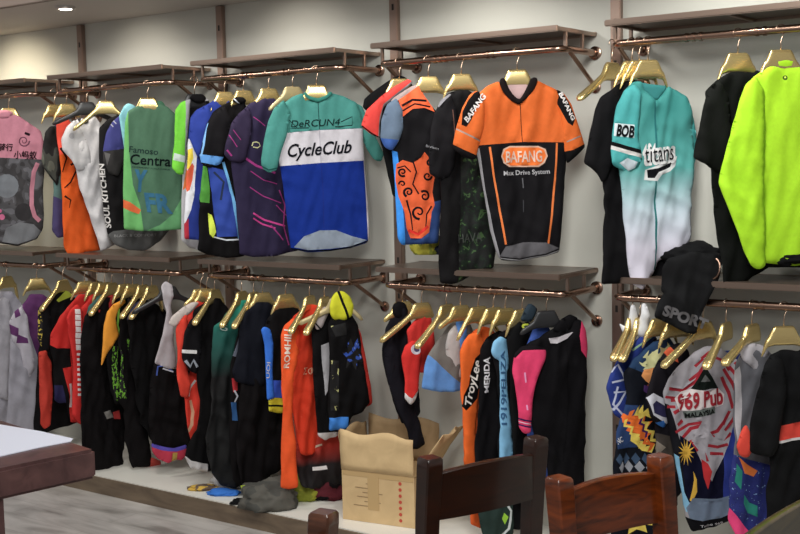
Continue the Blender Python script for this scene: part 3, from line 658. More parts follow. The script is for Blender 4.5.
garment('cycling_jersey', 'teal, white and royal blue jersey with a script club name', 'jersey', 316, 'U', 40, [
    ('body', [(276, 120), (283, 104), (292, 97), (303, 93), (309, 98), (318, 101), (326, 97), (331, 93), (343, 96), (357, 103), (363, 120), (363, 140), (365, 170), (368, 205), (369, 238), (367, 243), (350, 248), (330, 251), (308, 252), (291, 249), (287, 220), (283, 185), (279, 160)], C_(18, 42, 122),
     [(TEAL, [(268, 85), (372, 85), (372, 128), (320, 130), (274, 134)]), (WH2, [(270, 134.2), (320, 130.2), (374, 128), (374, 160), (320, 163), (270, 167)]),
      (C_(126, 136, 150), [(294, 247), (304, 236), (320, 230), (336, 230), (352, 236), (367, 240), (352, 246), (330, 248.5), (308, 249.5)]), (C_(20, 30, 50), rib([(291, 248.5), (308, 250.5), (330, 250), (350, 247), (368, 241)], 1.6)),
      (C_(30, 70, 66), rib([(318, 101), (319.5, 130)], .9)), (C_(160, 156, 164), rib([(319.5, 130), (321, 163)], .9)), (C_(24, 40, 116), rib([(321, 163), (323, 190), (324, 228)], .9)),
      (C_(184, 180, 186), rib([(364, 150), (367, 200), (369, 240)], 2.2)), (C_(20, 42, 44), rib([(286, 129), (288, 119), (297, 128), (288, 128.5), (309, 128)], 1)), (C_(20, 42, 44), rib([(335, 127), (352, 125.5), (352, 117), (341, 122)], 1))], dict(puff=.024, fold=.0055)),
    ('sleeve', [(262, 168), (261, 160), (264, 140), (268, 122), (274, 108), (284, 100), (290, 112), (287, 135), (281, 152), (277, 170), (269, 173)], TEAL, [(C_(30, 80, 74), rib([(261, 166), (269, 170), (278, 168)], 1.5))], SL),
    ('sleeve', [(355, 103), (362, 106), (369, 122), (376, 138), (384, 154), (381, 162), (374, 160), (366, 148), (361, 135)], TEAL, (), SB),
    ('collar', [(303, 94), (305, 91.5), (309, 96), (318, 98.5), (326, 95.5), (330, 91), (333, 93.5), (327, 99), (318, 102.5), (308, 99)], C_(44, 116, 104), (), dict(off=.022, puff=.006, fold=0, R=.01, res=.008)),
    ('neck_lining', [(305, 93), (309, 90), (326, 90), (331, 93), (326, 98), (318, 101), (309, 98)], C_(110, 112, 118), (), dict(off=.004, puff=.004, fold=0, R=.01))],
    [('body', 'CycleClub', (288, 157), (352, 152.5), 12.5, C_(22, 24, 36), dict(bold=.018, shear=.35)), ('body', 'DeRCUN4', (291, 127.5), (340, 125.5), 7, C_(20, 42, 44), dict(shear=.2))],
    dict(L=.088, drop=.05, dep=.006), 'teal, white and royal blue jersey')
RED1 = C_(214, 64, 58)
garment('cycling_jersey', 'black-collared jersey with a red sleeve between the teal and swirl jerseys', 'jersey', 399, 'U', 54, [
    ('body', [(362, 108), (364, 99), (375, 90), (388, 81), (399, 75), (405, 77), (412, 84), (418, 120), (414, 180), (404, 200), (393, 196), (386, 165), (378, 130), (368, 112)], C_(30, 30, 32), (), dict(off=-.01, fold=.004)),
    ('sleeve', [(361, 124), (366, 110), (380, 97), (395, 86), (408, 79), (413, 82), (404, 91), (393, 98), (383, 108), (379, 125), (379, 138), (370, 134), (361, 127)], RED1,
     [(C_(140, 132, 136), [(383, 104), (414, 79), (416, 84), (388, 104), (381, 125), (380, 140), (377, 140), (379, 116)]), (C_(30, 24, 26), rib([(361, 126), (370, 133), (379, 138)], 1.2))], dict(off=.016, puff=.016, fold=.004, R=.04))],
    (), HSL, 'black-collared jersey with a red sleeve')
SWO = C_(204, 84, 44); SWB = C_(30, 26, 34); SWR = C_(220, 60, 36)
sw = [(SWO, [(396, 164), (402, 160), (412, 163), (420, 158), (424, 152), (428, 157), (432, 166), (434, 178), (432, 192), (434, 205), (431, 212), (428, 232), (420, 238), (410, 238), (406, 228), (404, 212), (398, 196), (395, 180)])]
for a in [(427, 176, 4.5, 1.2, 1.6, 0), (402, 172, 4.5, 1.3, 1.6, 1), (408, 192, 5, 1.4, 1.7, 2), (424, 196, 5.5, 1.3, 1.7, 4), (418, 212, 7, 1.2, 1.8, 1.5), (402, 184, 3.5, 1, 1.4, 3), (430, 162, 3.5, 1.1, 1.4, 2)]: sw.append((SWB, spiral(*(a[:4]+(a[4]*1.45, a[5]))))) 
sw += [(SWB, rib([(412, 160), (416, 172), (412, 184), (418, 194)], 1.6)), (SWB, rib([(406, 200), (410, 214), (412, 230)], 2, 1)), (SWB, rib([(431, 206), (426, 214), (424, 230)], 1.8, 1)), (SWB, rib([(397, 168), (404, 166), (410, 172)], 1.5)), (C_(196, 40, 30), rib([(408, 230), (417, 234), (427, 226)], 3))]
garment('cycling_jersey', 'black jersey with orange flame swirls and a bright blue side', 'jersey', 428, 'U', 46, [
    ('body', [(386, 112), (392, 99), (402, 92), (412, 86), (419, 84), (424, 96), (433, 108), (443, 118), (444, 170), (438, 243), (420, 244), (401, 245), (397, 238), (396, 210), (394, 170), (392, 150)], C_(36, 34, 38),
     [(C_(222, 92, 52), [(398, 100), (418, 82), (424, 94), (432, 107), (434, 112), (424, 108), (412, 109), (402, 117)]), (SWB, rib([(401, 106), (412, 100), (426, 101)], 2.4)), (SWB, rib([(402, 111), (414, 104), (430, 107)], 1.6)), (C_(150, 132, 130), [(384, 100), (414, 82), (418, 86), (394, 103)]),
      (C_(36, 60, 110), [(396, 212), (440, 200), (440, 246), (396, 246)]), (C_(50, 130, 214), [(390, 150), (397, 152), (402, 200), (405, 246), (395, 248)])]+sw, dict(fold=.0045, puff=.02)),
    ('sleeve', [(380, 138), (381, 120), (387, 104), (396, 98), (402, 110), (403, 128), (398, 142), (392, 151), (385, 148)], C_(88, 104, 124), [(C_(52, 84, 150), [(378, 138), (398, 140), (392, 154), (380, 150)])], SL)],
    (), dict(L=.088, drop=.05, dep=.006), 'black jersey with orange flame swirls')
FLOR = patterned('dark_leaf_print', [(0, (26, 30, 28)), (.50, (30, 52, 34)), (.60, (58, 84, 48)), (.70, (34, 34, 32))], 22, detail=2, dist=1.4)
garment('cycling_jersey', 'black jersey with a dark green leaf print and grey shoulder seam', 'jersey', 461, 'U', 46, [
    ('body', [(434, 120), (440, 104), (448, 93), (458, 90), (468, 90), (478, 98), (488, 120), (494, 180), (498, 240), (494, 268), (478, 272), (466, 278), (452, 284), (440, 283), (438, 250), (441, 200), (440, 170)], C_(34, 32, 34),
     [(FLOR, [(460, 125), (500, 120), (500, 290), (456, 290), (460, 220)])], dict(fold=.006)),
    ('sleeve', [(428, 158), (430, 130), (434, 114), (441, 100), (450, 93), (456, 108), (458, 130), (455, 165), (450, 176), (440, 180), (429, 174)], C_(40, 38, 42), [(C_(116, 114, 120), rib([(437, 106), (444, 98), (454, 90)], 4)), (C_(104, 70, 60), rib([(452, 110), (455, 150)], .8))], SL)],
    [('sleeve', 'bivium', (424.5, 147), (437, 150), 2.6, C_(150, 150, 155)), ('body', 'HAVA', (458, 243), (482, 241), 9, C_(66, 70, 66))],
    dict(L=.088, drop=.05, dep=.006), 'black jersey with leaf print')
ORG = C_(204, 94, 36); PIP = C_(214, 112, 56)
garment('cycling_jersey', 'orange and black bike jersey facing forward with a rounded chest logo', 'jersey', 517, 'U', 38, [
    ('body', [(474, 105), (478, 94), (487, 86), (499, 81), (505, 91), (511, 97), (519, 103), (526, 95), (530, 87), (536, 80), (548, 86), (560, 92), (567, 105), (568, 140), (566, 165), (563, 200), (561, 232), (559, 252), (545, 256), (518, 261), (500, 260), (496, 252), (490, 230), (485, 200), (479, 165), (474, 140)], C_(36, 34, 38),
     [(ORG, [(465, 70), (575, 70), (575, 142.5), (522, 142), (465, 146.5)]), (C_(134, 132, 136), [(465, 150), (479, 148), (485, 190), (493, 230), (500, 258), (488, 262)]), (C_(120, 118, 122), [(568, 150), (572, 150), (566, 258), (561, 252)]),
      (PIP, rib([(489, 147), (493, 175), (499, 210), (505, 244)], 2)), (PIP, rib([(556, 143), (554, 180), (551, 215), (547, 246)], 2)),
      (C_(196, 160, 140), [(503, 149), (509, 146), (538, 146), (545, 149), (547, 156), (544, 163), (538, 167), (509, 167), (503, 163), (500.5, 156)]), (C_(226, 112, 48), [(504.5, 150), (509, 147.5), (538, 147.5), (543.5, 150), (545.5, 156), (542.5, 162), (537, 165.5), (510, 165.5), (504.5, 162), (502, 156)]),
      (C_(84, 82, 86), [(499, 256), (505, 246), (522, 242), (545, 242), (559, 248), (545, 253), (519, 258)]), (C_(150, 150, 154), rib([(500, 258), (519, 260), (545, 255), (559, 250.5)], 1.2)), (C_(20, 20, 22), rib([(519.5, 102), (521.5, 142)], .7)), (C_(90, 90, 94), rib([(522, 178), (523, 188)], 1)), (C_(60, 60, 64), rib([(523, 200), (523, 212)], .8))], dict(puff=.026, fold=.0055)),
    ('sleeve', [(453, 143), (456, 128), (462, 108), (470, 94), (478, 90), (484, 102), (484, 125), (479, 145), (475, 160), (464, 157), (453, 149)], ORG,
     [(C_(34, 30, 32), [(461, 125), (462, 112), (468, 100), (474, 93), (487, 87), (489, 94), (484, 100), (476, 107), (471, 120), (466, 127)]), (C_(150, 130, 120), rib([(456, 129), (466, 134), (480, 141)], 1.6)), (C_(36, 32, 34), [(452, 144), (464, 150), (478, 156), (476, 162), (464, 158), (452, 151)])], dict(off=.024, puff=.026, fold=.004, R=.06)),
    ('sleeve', [(556, 89), (563, 93), (571, 104), (577, 122), (585, 147), (577, 155), (567, 164), (564, 150), (562, 125), (557, 105)], ORG,
     [(C_(34, 30, 32), [(551, 86), (560, 90), (568, 102), (575, 118), (572, 126), (567, 123), (560, 110), (552, 95)]), (C_(150, 130, 120), rib([(566, 142), (580, 136)], 1.4)), (C_(30, 28, 30), [(562, 152), (572, 150), (586, 143), (588, 150), (576, 158), (564, 168)])], dict(off=.010, puff=.02, fold=.004, R=.05)),
    ('collar', [(499, 82), (501, 78), (505, 78), (508, 87), (513, 95), (519, 100), (523, 95), (527, 87), (531, 78), (536, 77), (538, 81), (533, 91), (526, 99), (519, 105), (510, 100), (503, 92)], C_(44, 34, 34), (), dict(off=.022, puff=.007, fold=0, R=.012, res=.008, rnd=1)),
    ('neck_lining', [(503, 80), (508, 78), (526, 78), (533, 80), (529, 90), (524, 97), (519, 101), (511, 96), (505, 88)], C_(192, 160, 158), (), dict(off=.004, puff=.004, fold=0, R=.01))],
    [('body', 'BAFANG', (505.5, 162.5), (541.5, 161.5), 11, C_(206, 180, 164), dict(bold=.02)), ('body', 'Max Drive System', (503, 175.5), (549, 173.5), 4.6, C_(170, 168, 172), dict(bold=.01)),
     ('sleeve', 'BAFANG', (467, 123), (485.5, 97), 6, C_(214, 208, 206), dict(bold=.03, upv=(-3.6, -4), lift=.004)), ('sleeve#2', 'BAFANG', (558, 94), (571, 121), 5, C_(214, 208, 206), dict(bold=.03, upv=(3.6, -2), lift=.004))],
    dict(L=.088, drop=.05, dep=.006), 'orange and black bike jersey')
hanger(606, 'U', 78, '', label='empty gold hanger on the left end of the rightmost upper rail', L=.22, drop=.09, dep=.022, x=rail_x(612, 'U'))
garment('t_shirt', 'plain black t-shirt behind the teal baseball jersey', 't-shirt', 640, 'U', 53, [
    ('body', [(602, 100), (612, 88), (624, 81), (634, 80), (644, 84), (656, 110), (662, 180), (664, 283), (640, 285), (620, 283), (600, 284), (602, 250), (604, 215), (602, 180), (600, 140)], C_(30, 29, 32), (), dict(fold=.007)),
    ('sleeve', [(584, 163), (588, 135), (594, 110), (600, 97), (612, 89), (620, 100), (620, 130), (612, 155), (606, 178), (601, 183), (596, 173)], C_(34, 33, 36), (), SL)],
    (), HSL, 'plain black t-shirt behind the teal jersey', dx=-.035)
OMB = dyed('teal_to_white_dye', [(1.33, (196, 192, 206)), (1.48, (176, 190, 200)), (1.66, (76, 150, 146)), (1.9, (48, 122, 118))])
garment('baseball_jersey', 'teal baseball jersey fading to white at its hem', 'jersey', 648, 'U', 50, [
    ('body', [(618, 110), (622, 92), (632, 82), (640, 81), (643, 90), (650, 99), (656, 101), (663, 94), (667, 86), (676, 90), (687, 98), (692, 115), (693, 160), (690, 200), (688, 240), (680, 249), (668, 256), (658, 262), (655, 274), (648, 280), (642, 290), (633, 284), (629, 265), (626, 235), (622, 200), (619, 165)], OMB,
     [(C_(30, 100, 102), rib([(652, 100), (653, 150), (654, 200), (655, 270)], 1.8)), (C_(206, 206, 206), [(642, 180), (643, 170), (655, 165), (668, 160), (676, 156), (674, 166), (668, 171), (658, 175), (655, 181)]),
      (C_(26, 28, 34), [(645, 170), (655, 168), (666, 164), (671, 160), (668, 167), (655, 172), (652, 178), (646, 178)]), (C_(40, 116, 116), [(641, 82), (667, 86), (663, 93), (656, 99), (650, 97), (644, 90)])], dict(puff=.024, fold=.007)),
    ('sleeve', [(611, 150), (613, 128), (617, 105), (624, 90), (634, 84), (640, 96), (638, 120), (637, 140), (641, 158), (637, 168), (628, 172), (618, 168), (611, 164)], C_(64, 148, 148),
     [(BLACK, [(610, 141), (625, 146), (640, 150), (640, 154), (625, 150), (610, 145)]), (WHITE, [(610, 145), (625, 150), (640, 154), (641, 158), (625, 154), (610, 149)]), (C_(180, 190, 198), [(618, 163), (626, 158), (636, 162), (634, 168), (628, 171)]), (C_(190, 200, 204), [(614, 123), (632, 125), (632, 138), (613, 136)])], SL),
    ('neck_lining', [(640, 82), (648, 84), (667, 86), (664, 93), (657, 101), (650, 99), (643, 91)], C_(44, 112, 112), (), dict(off=-.006, puff=.004, fold=0, R=.01)),
    ('sleeve', [(684, 96), (690, 103), (695, 125), (697, 145), (696, 158), (691, 170), (687, 160), (685, 130)], C_(60, 148, 148), (), SB)],
    [('body', 'titans', (639.5, 164.5), (674, 160.5), 20, C_(208, 208, 208), dict(bold=.07, upv=(-1, -20), lift=.003)), ('body', 'titans', (642, 163), (671, 159.5), 16.5, C_(26, 28, 34), dict(bold=.0, upv=(-1, -17), lift=.006)), ('sleeve', 'BOB', (615, 135.5), (631, 137.5), 11, C_(26, 28, 34), dict(bold=.04))],
    dict(L=.088, drop=.05, dep=.006), 'teal baseball jersey', res=.013)
hanger(638, 'U', 52, '', label='gold hanger just left of the one holding the teal baseball jersey', L=.088, drop=.05, dep=.006, x=rail_x(646, 'U')-.03)
garment('t_shirt', 'plain black t-shirt left of the neon yellow jersey', 't-shirt', 738, 'U', 46, [
    ('body', [(706, 92), (716, 80), (727, 73), (736, 71), (746, 73), (757, 70), (768, 84), (785, 130), (792, 200), (792, 262), (778, 262), (758, 274), (738, 286), (722, 289), (720, 255), (714, 215), (710, 175), (706, 130)], C_(28, 30, 28), (), dict(fold=.007)),
    ('sleeve', [(693, 158), (698, 130), (703, 105), (708, 90), (718, 80), (727, 95), (730, 130), (727, 165), (722, 174), (710, 168)], C_(32, 34, 31), (), SL)],
    (), dict(L=.088, drop=.05, dep=.006), 'plain black t-shirt left of the neon jersey')
NEON = C_(162, 212, 36); NEON2 = C_(158, 210, 34)
garment('cycling_jersey', 'long-sleeved neon yellow-green jersey at the right edge of the upper rail', 'jersey', 781, 'U', 40, [
    ('body', [(745, 95), (752, 78), (766, 68), (774, 65), (784, 66), (793, 64), (803, 68), (822, 76), (838, 100), (840, 180), (836, 256), (812, 262), (795, 266), (775, 264), (758, 262), (754, 200), (750, 140)], NEON, [(C_(60, 90, 30), circ(784, 78, 2.4)), (C_(210, 240, 90), circ(784, 77.5, 1))], dict(puff=.026, fold=.0045)),
    ('collar', [(772, 66), (774, 58), (782, 56), (792, 57), (796, 64), (793, 69), (783, 70)], NEON2, (), dict(off=.002, puff=.014, fold=.001, R=.02)),
    ('sleeve', [(740, 98), (746, 84), (756, 76), (764, 90), (764, 130), (762, 180), (764, 230), (765, 266), (758, 270), (750, 265), (742, 248), (733, 222), (724, 198), (719, 184), (722, 165), (730, 135)], NEON2, (), dict(off=.026, puff=.026, fold=.005, R=.06))],
    (), dict(L=.088, drop=.05, dep=.006), 'neon yellow-green jersey')
# ================================================================== lower row, left to right
def LB(hk, top, left, right, rb, nw=6):
    """outline from the near edge that shows (left, top to bottom), an end at the right and the neck under the hanger"""
    return [(hk-nw, top)]+list(left)+[(right, rb), (right, top+16), (right-6, top+8), (hk+nw, top)]
LG = dict(fold=.006, puff=.013)
HF = dict(L=.20, drop=.10, dep=.021, front=1, back=.45, th=100)     # wide hanger whose near arm shows
HS = dict(L=.09, drop=.04, dep=.006)
LGREY = C_(150, 148, 158)
garment('long_jersey', 'light grey jersey hanging at the left edge above the wooden table', 'jersey', 6, 'L', 60, [
    ('body', LB(6, 291, [(-10, 300), (-25, 320), (-26, 430)], 24, 434), LGREY, (), dict(fold=.009)),
    ('sleeve', [(-8, 310), (2, 296), (10, 300), (12, 330), (10, 380), (8, 400), (0, 398), (-6, 360)], C_(160, 158, 166), (), SL)], (), HF, 'light grey jersey at the left edge')
PURP = C_(88, 44, 92)
garment('long_jersey', 'white and purple jersey with purple blocks on its sleeve', 'jersey', 36, 'L', 66, [
    ('body', LB(36, 294, [(26, 300), (16, 312), (10, 340), (8, 400), (6, 430), (24, 434)], 60, 425), C_(146, 144, 154), [(PURP, [(22, 296), (70, 280), (70, 390), (42, 372), (36, 352), (28, 330), (22, 310)])], LG),
    ('sleeve', [(9, 322), (14, 312), (21, 306), (27, 316), (30, 340), (34, 356), (34, 368), (30, 378), (24, 370), (20, 350), (12, 340)], C_(172, 168, 178), [(PURP, [(9, 324), (18, 328), (18, 337), (8, 333)]), (PURP, [(17, 334), (27, 338), (28, 343), (16, 343)]), (PURP, [(14, 312), (18, 308), (20, 315), (15, 318)])], dict(off=.018, puff=.016, fold=.004, R=.03))], (), HS, 'white and purple jersey')
YTX = patterned('yellow_speckled_lettering', [(0, (36, 32, 34)), (.56, (190, 168, 70))], 60, (1, 1, 1), detail=2)
garment('long_jersey', 'black jersey with yellow printed sleeve beside the purple jersey', 'jersey', 62, 'L', 68, [
    ('body', LB(62, 291, [(50, 296), (42, 306), (41, 340), (38, 352), (34, 420), (34, 436)], 82, 420), BLACK, [(C_(150, 160, 50), [(56, 300), (66, 290), (76, 290), (70, 297), (58, 302)])], LG),
    ('sleeve', [(38, 308), (44, 302), (50, 306), (51, 330), (50, 350), (44, 352), (38, 340)], BLACK2, [(YTX, rib([(40, 310), (39.5, 346)], 4))], dict(off=.018, puff=.012, fold=.003, R=.03)),
    ('trouser_leg', [(38, 352), (46, 350), (51, 362), (52, 390), (50, 425), (44, 429), (40, 424), (39, 390)], C_(186, 56, 44), (), dict(off=.022, puff=.016, fold=.007, R=.03))], (), HF, 'black jersey with yellow printed sleeve')
REDL = C_(190, 40, 36)
garment('cycling_jersey', 'red jersey with dark blue and black lower panel, left of the checker-striped sleeve', 'jersey', 84, 'L', 70, [
    ('body', LB(84, 294, [(72, 302), (60, 316), (51, 334), (50, 345), (54, 366), (54, 400), (60, 404), (66, 402), (70, 422)], 102, 420), REDL,
     [(BLACK, [(56, 348), (69, 348), (70, 366), (62, 368), (68, 395), (70, 422), (62, 405), (50, 405), (50, 345)]), (C_(40, 38, 72), [(50, 385), (62, 385), (66, 406), (50, 406)]), (C_(210, 205, 205), rib([(69, 383), (70, 395), (70, 407)], 2.5))], LG)], (), HS, 'red jersey with dark panel')
garment('cycling_jersey', 'red jersey with a white checker stripe down its long sleeve', 'jersey', 96, 'L', 84, [
    ('body', LB(96, 294, [(86, 302), (76, 312), (72, 330), (72, 420), (82, 425)], 110, 420), REDL, (), LG),
    ('sleeve', [(66, 318), (70, 310), (77, 304), (82, 310), (82, 350), (85, 400), (85, 424), (79, 424), (72, 415), (74, 370), (70, 340)], C_(202, 44, 42),
     [(C_(225, 215, 215), rib([(76.5, 309), (77, 330), (78, 350)], 5))]+[(C_(225, 215, 215), quad(76, y, 80, y+2.4)) for y in range(353, 396, 5)]+[(C_(150, 40, 40), rib([(74, y), (80, y+.5)], .8)) for y in range(314, 350, 6)], dict(off=.018, puff=.014, fold=.004, R=.03))], (), HS, 'red jersey with a white checker stripe')
garment('cycling_jersey', 'dark teal jersey mostly hidden between red jerseys', 'jersey', 104, 'L', 84, [
    ('body', LB(104, 293, [(96, 298), (88, 306), (84, 330), (84, 400)], 116, 400), C_(54, 92, 88), (), dict(fold=.004, puff=.01))], (), HS, 'dark teal jersey')
BK3 = C_(33, 29, 31)
garment('long_jersey', 'plain black outfit hanging nearly to the plinth beside the table corner', 'jersey', 111, 'L', 84, [
    ('body', LB(111, 297, [(100, 301), (90, 308), (83, 318), (80, 360), (80, 420), (80, 472), (104, 476)], 124, 462), BK3,
     [(C_(120, 116, 112), [(103, 412), (110, 410), (113, 417), (106, 419)]), (C_(190, 60, 60), [(112, 412), (119, 410), (120, 419), (114, 419)])], dict(fold=.008, puff=.014)),
    ('shoulder_yoke', [(96, 303), (102, 297), (112, 294), (116, 299), (112, 310), (104, 315), (98, 312)], C_(176, 48, 48), (), dict(off=.006, puff=.012, fold=.001, R=.02))], (), HF, 'plain black outfit')
GTX = patterned('neon_green_graffiti', [(0, (34, 32, 34)), (.52, (110, 170, 50)), (.62, (34, 32, 34))], 75, (1, 1, .6), detail=3)
YOR = C_(226, 148, 50)
garment('cycling_jersey', 'black jersey with amber-orange shoulder tapering to a point and green piping', 'jersey', 124, 'L', 84, [
    ('body', LB(124, 297, [(118, 300), (112, 306), (109, 330), (106, 362), (110, 390), (114, 404)], 140, 405), BLACK,
     [(C_(120, 170, 60), rib([(124, 299), (117, 308), (116, 325), (121, 342), (122, 360)], 2.2)), (GTX, rib([(114, 346), (113, 370), (116, 400)], 6))], LG),
    ('shoulder_panel', [(101, 366), (103, 345), (104, 325), (107, 312), (114, 304), (123, 299), (126, 302), (119, 308), (116, 320), (119, 336), (112, 345), (106, 356)], YOR, (), dict(off=.018, puff=.012, fold=.003, R=.02))], (), HS, 'black jersey with amber-orange shoulder')
garment('bib_tights', 'long black tights with green script and a red hem touching the plinth', 'tights', 132, 'L', 84, [
    ('body', LB(132, 298, [(126, 303), (120, 315), (119, 360), (118, 400), (124, 410), (126, 440), (130, 458), (132, 468), (147, 466), (151, 458), (148, 440), (150, 420)], 160, 420), BK3,
     [(GTX, rib([(129, 338), (131, 350), (134, 356)], 7)), (GTX, rib([(138, 360), (145, 380), (147, 388)], 4)), (GTX, rib([(118, 350), (118, 375), (121, 398)], 5))], dict(fold=.009, puff=.016)),
    ('ankle_cuff', [(144, 460), (151, 457), (156, 459), (160, 461), (159, 466), (152, 466), (145, 467)], C_(196, 76, 66), (), dict(off=.012, puff=.008, fold=.003, R=.01))], (), HS, 'long black tights with green script')
garment('long_jersey', 'black long-sleeved jersey left of the white bib straps', 'jersey', 142, 'L', 84, [
    ('body', LB(142, 300, [(132, 306), (128, 320), (130, 360), (136, 400), (140, 420), (150, 440)], 168, 440), BLACK, [(C_(58, 60, 90), [(126, 312), (134, 303), (140, 300), (136, 310), (128, 320)])], dict(fold=.008, puff=.012))], (), HF, 'black long-sleeved jersey left of the white straps')
hanger(151, 'L', 100, '', label='gold hanger just left of the white bib straps', L=.2, drop=.1, dep=.021, back=.45)
garment('bib_tights', 'black bib tights with white straps and a red and blue hem', 'tights', 168, 'L', 60, [
    ('body', [(154, 362), (166, 366), (180, 370), (192, 376), (194, 400), (192, 440), (186, 448), (174, 450), (160, 448), (152, 446), (148, 420), (150, 385)], BK3,
     [(C_(60, 80, 150), rib([(156, 375), (157, 366), (164, 365), (172, 371)], 1.5)), (C_(190, 190, 200), rib([(162, 368), (172, 371)], 1.4))], dict(fold=.010, puff=.02)),
    ('bib_strap', [(161, 286), (166, 281), (172, 285), (173, 296), (171, 305), (173, 320), (174, 345), (178, 369), (166, 368), (154, 363), (158, 348), (163, 330), (166, 312), (163, 300)], C_(176, 170, 174), (), dict(off=.012, puff=.007, fold=.008, R=.02)),
    ('hem', [(151, 443), (160, 446), (174, 448), (186, 444), (186, 455), (182, 460), (174, 459), (168, 463), (158, 459), (152, 452)], C_(180, 52, 74), [(C_(80, 70, 160), rib([(150, 444), (162, 448), (176, 449), (188, 445)], 4)), (C_(170, 140, 70), [(172, 452), (177, 452), (176, 462), (171, 462)])], dict(off=.014, puff=.014, fold=.005, R=.02))], (), None)
hanger(168, 'L', 60, '', label='black plastic hanger carrying the white bib straps', mat=BLKH, L=.21, drop=.07, dep=.010, group=None)
RD2 = C_(212, 56, 42)
garment('long_jersey', 'red long-sleeved jersey with a cream-white shoulder panel', 'jersey', 206, 'L', 66, [
    ('body', LB(206, 296, [(196, 302), (186, 312), (178, 324), (178, 372), (184, 392), (186, 425), (192, 442), (200, 446)], 222, 440), RD2,
     [(C_(200, 150, 120), rib([(190, 400), (193, 412), (191, 424), (186, 434)], 3)), (C_(60, 40, 44), [(180, 372), (190, 370), (187, 392), (182, 392)]), (C_(205, 200, 196), rib([(188, 396), (190, 388), (195, 380)], 2))], LG),
    ('shoulder_panel', [(168, 324), (172, 316), (182, 308), (192, 302), (199, 302), (192, 311), (186, 316), (180, 322), (174, 327)], C_(196, 184, 178), (), dict(off=.018, puff=.010, fold=.002, R=.02)),
    ('sleeve', [(176, 330), (180, 320), (188, 312), (188, 340), (186, 365), (190, 385), (188, 398), (180, 396), (176, 380), (177, 350)], C_(216, 62, 46), (), dict(off=.022, puff=.014, fold=.009, R=.03))], (), HS, 'red long-sleeved jersey')
garment('long_jersey', 'black jersey with a white band and silver print on its sleeve', 'jersey', 214, 'L', 68, [
    ('body', LB(214, 298, [(204, 302), (194, 310), (190, 325), (196, 370), (200, 400), (197, 425), (190, 440), (184, 456), (190, 468), (204, 471)], 232, 465), BLACK, [(C_(196, 192, 192), [(180, 452), (190, 460), (206, 463), (206, 474), (188, 474)])], dict(fold=.008, puff=.016)),
    ('sleeve', [(181, 350), (184, 332), (190, 320), (198, 314), (202, 325), (201, 345), (199, 365), (196, 374), (188, 370), (182, 360)], BLACK2, [(C_(225, 222, 222), [(179, 349), (196, 350), (196, 353.5), (179, 352.5)]), (C_(150, 156, 166), rib([(184, 360), (189, 366), (193, 360), (197, 367)], 3))], dict(off=.018, puff=.018, fold=.004, R=.03))], (), HF, 'black jersey with a white sleeve band')
hanger(200, 'L', 68, '', label='gold hanger left of the red jersey with the cream shoulder', L=.10, drop=.02, dep=.008)
TDY = dyed('teal_to_black_dye', [(.60, (30, 30, 32)), (.84, (28, 88, 80)), (1.0, (40, 146, 122))])
garment('long_jersey', 'teal jersey darkening to black towards its hem', 'jersey', 241, 'L', 70, [
    ('body', LB(241, 300, [(232, 308), (222, 318), (214, 326), (212, 360), (211, 400), (206, 440), (210, 470), (222, 486), (232, 488)], 258, 480), TDY, (), dict(fold=.009, puff=.014))],
    [('body', 'G', (218, 330), (224, 330), 6, C_(190, 205, 200))], HF, 'teal jersey')
garment('long_jersey', 'black long-sleeved jersey with dark grey seam next to the teal jersey', 'jersey', 253, 'L', 70, [
    ('body', LB(253, 300, [(246, 306), (238, 318), (235, 340), (231, 362), (230, 400), (228, 440), (232, 480), (240, 486)], 268, 484), BK3,
     [(C_(92, 96, 110), rib([(240, 322), (238, 340), (233, 356)], 3)), (C_(176, 44, 50), [(231, 378), (237, 378), (237, 390), (232, 392)]), (C_(196, 196, 205), rib([(233, 390), (237, 396), (234, 402)], 2)), (C_(40, 80, 130), [(230, 402), (236, 402), (236, 420), (231, 420)])], LG)], (), HF, 'black long-sleeved jersey with grey seam')
garment('t_shirt', 'navy-black t-shirt over long black tights in the middle of the lower row', 't-shirt', 262, 'L', 66, [
    ('trousers', [(240, 375), (262, 375), (290, 378), (290, 440), (280, 470), (262, 484), (250, 490), (240, 488), (236, 460), (238, 420)], BK3, (), dict(off=-.004, puff=.016, fold=.010)),
    ('body', LB(262, 302, [(254, 305), (244, 312), (240, 325), (238, 350), (232, 372), (236, 382), (256, 386)], 288, 384), C_(38, 40, 52), (), dict(off=.008, fold=.006, puff=.016))], (), HS, 'navy-black t-shirt')
garment('cycling_jersey', 'black jersey with royal blue sleeve edge and yellow hem', 'jersey', 285, 'L', 70, [
    ('body', LB(285, 303, [(276, 308), (268, 318), (264, 330), (268, 360), (268, 390), (268, 411), (278, 413)], 306, 412), BLACK, [(C_(210, 200, 50), [(262, 397), (310, 399), (310, 415), (262, 415)]), (C_(34, 32, 34), [(262, 404), (310, 406), (310, 408), (262, 406)]), (C_(50, 84, 190), [(262, 380), (310, 380), (310, 398), (262, 397)])], LG),
    ('sleeve', [(261, 330), (264, 326), (270, 329), (273, 345), (272, 370), (274, 398), (267, 400), (266, 370), (265, 345)], C_(50, 110, 210), (), dict(off=.018, puff=.010, fold=.002, R=.02))],
    [('sleeve', 'UOI', (268.5, 378), (269, 362), 3, WHITE)], HS, 'black jersey with royal blue sleeve edge')
OR3 = C_(232, 84, 36)
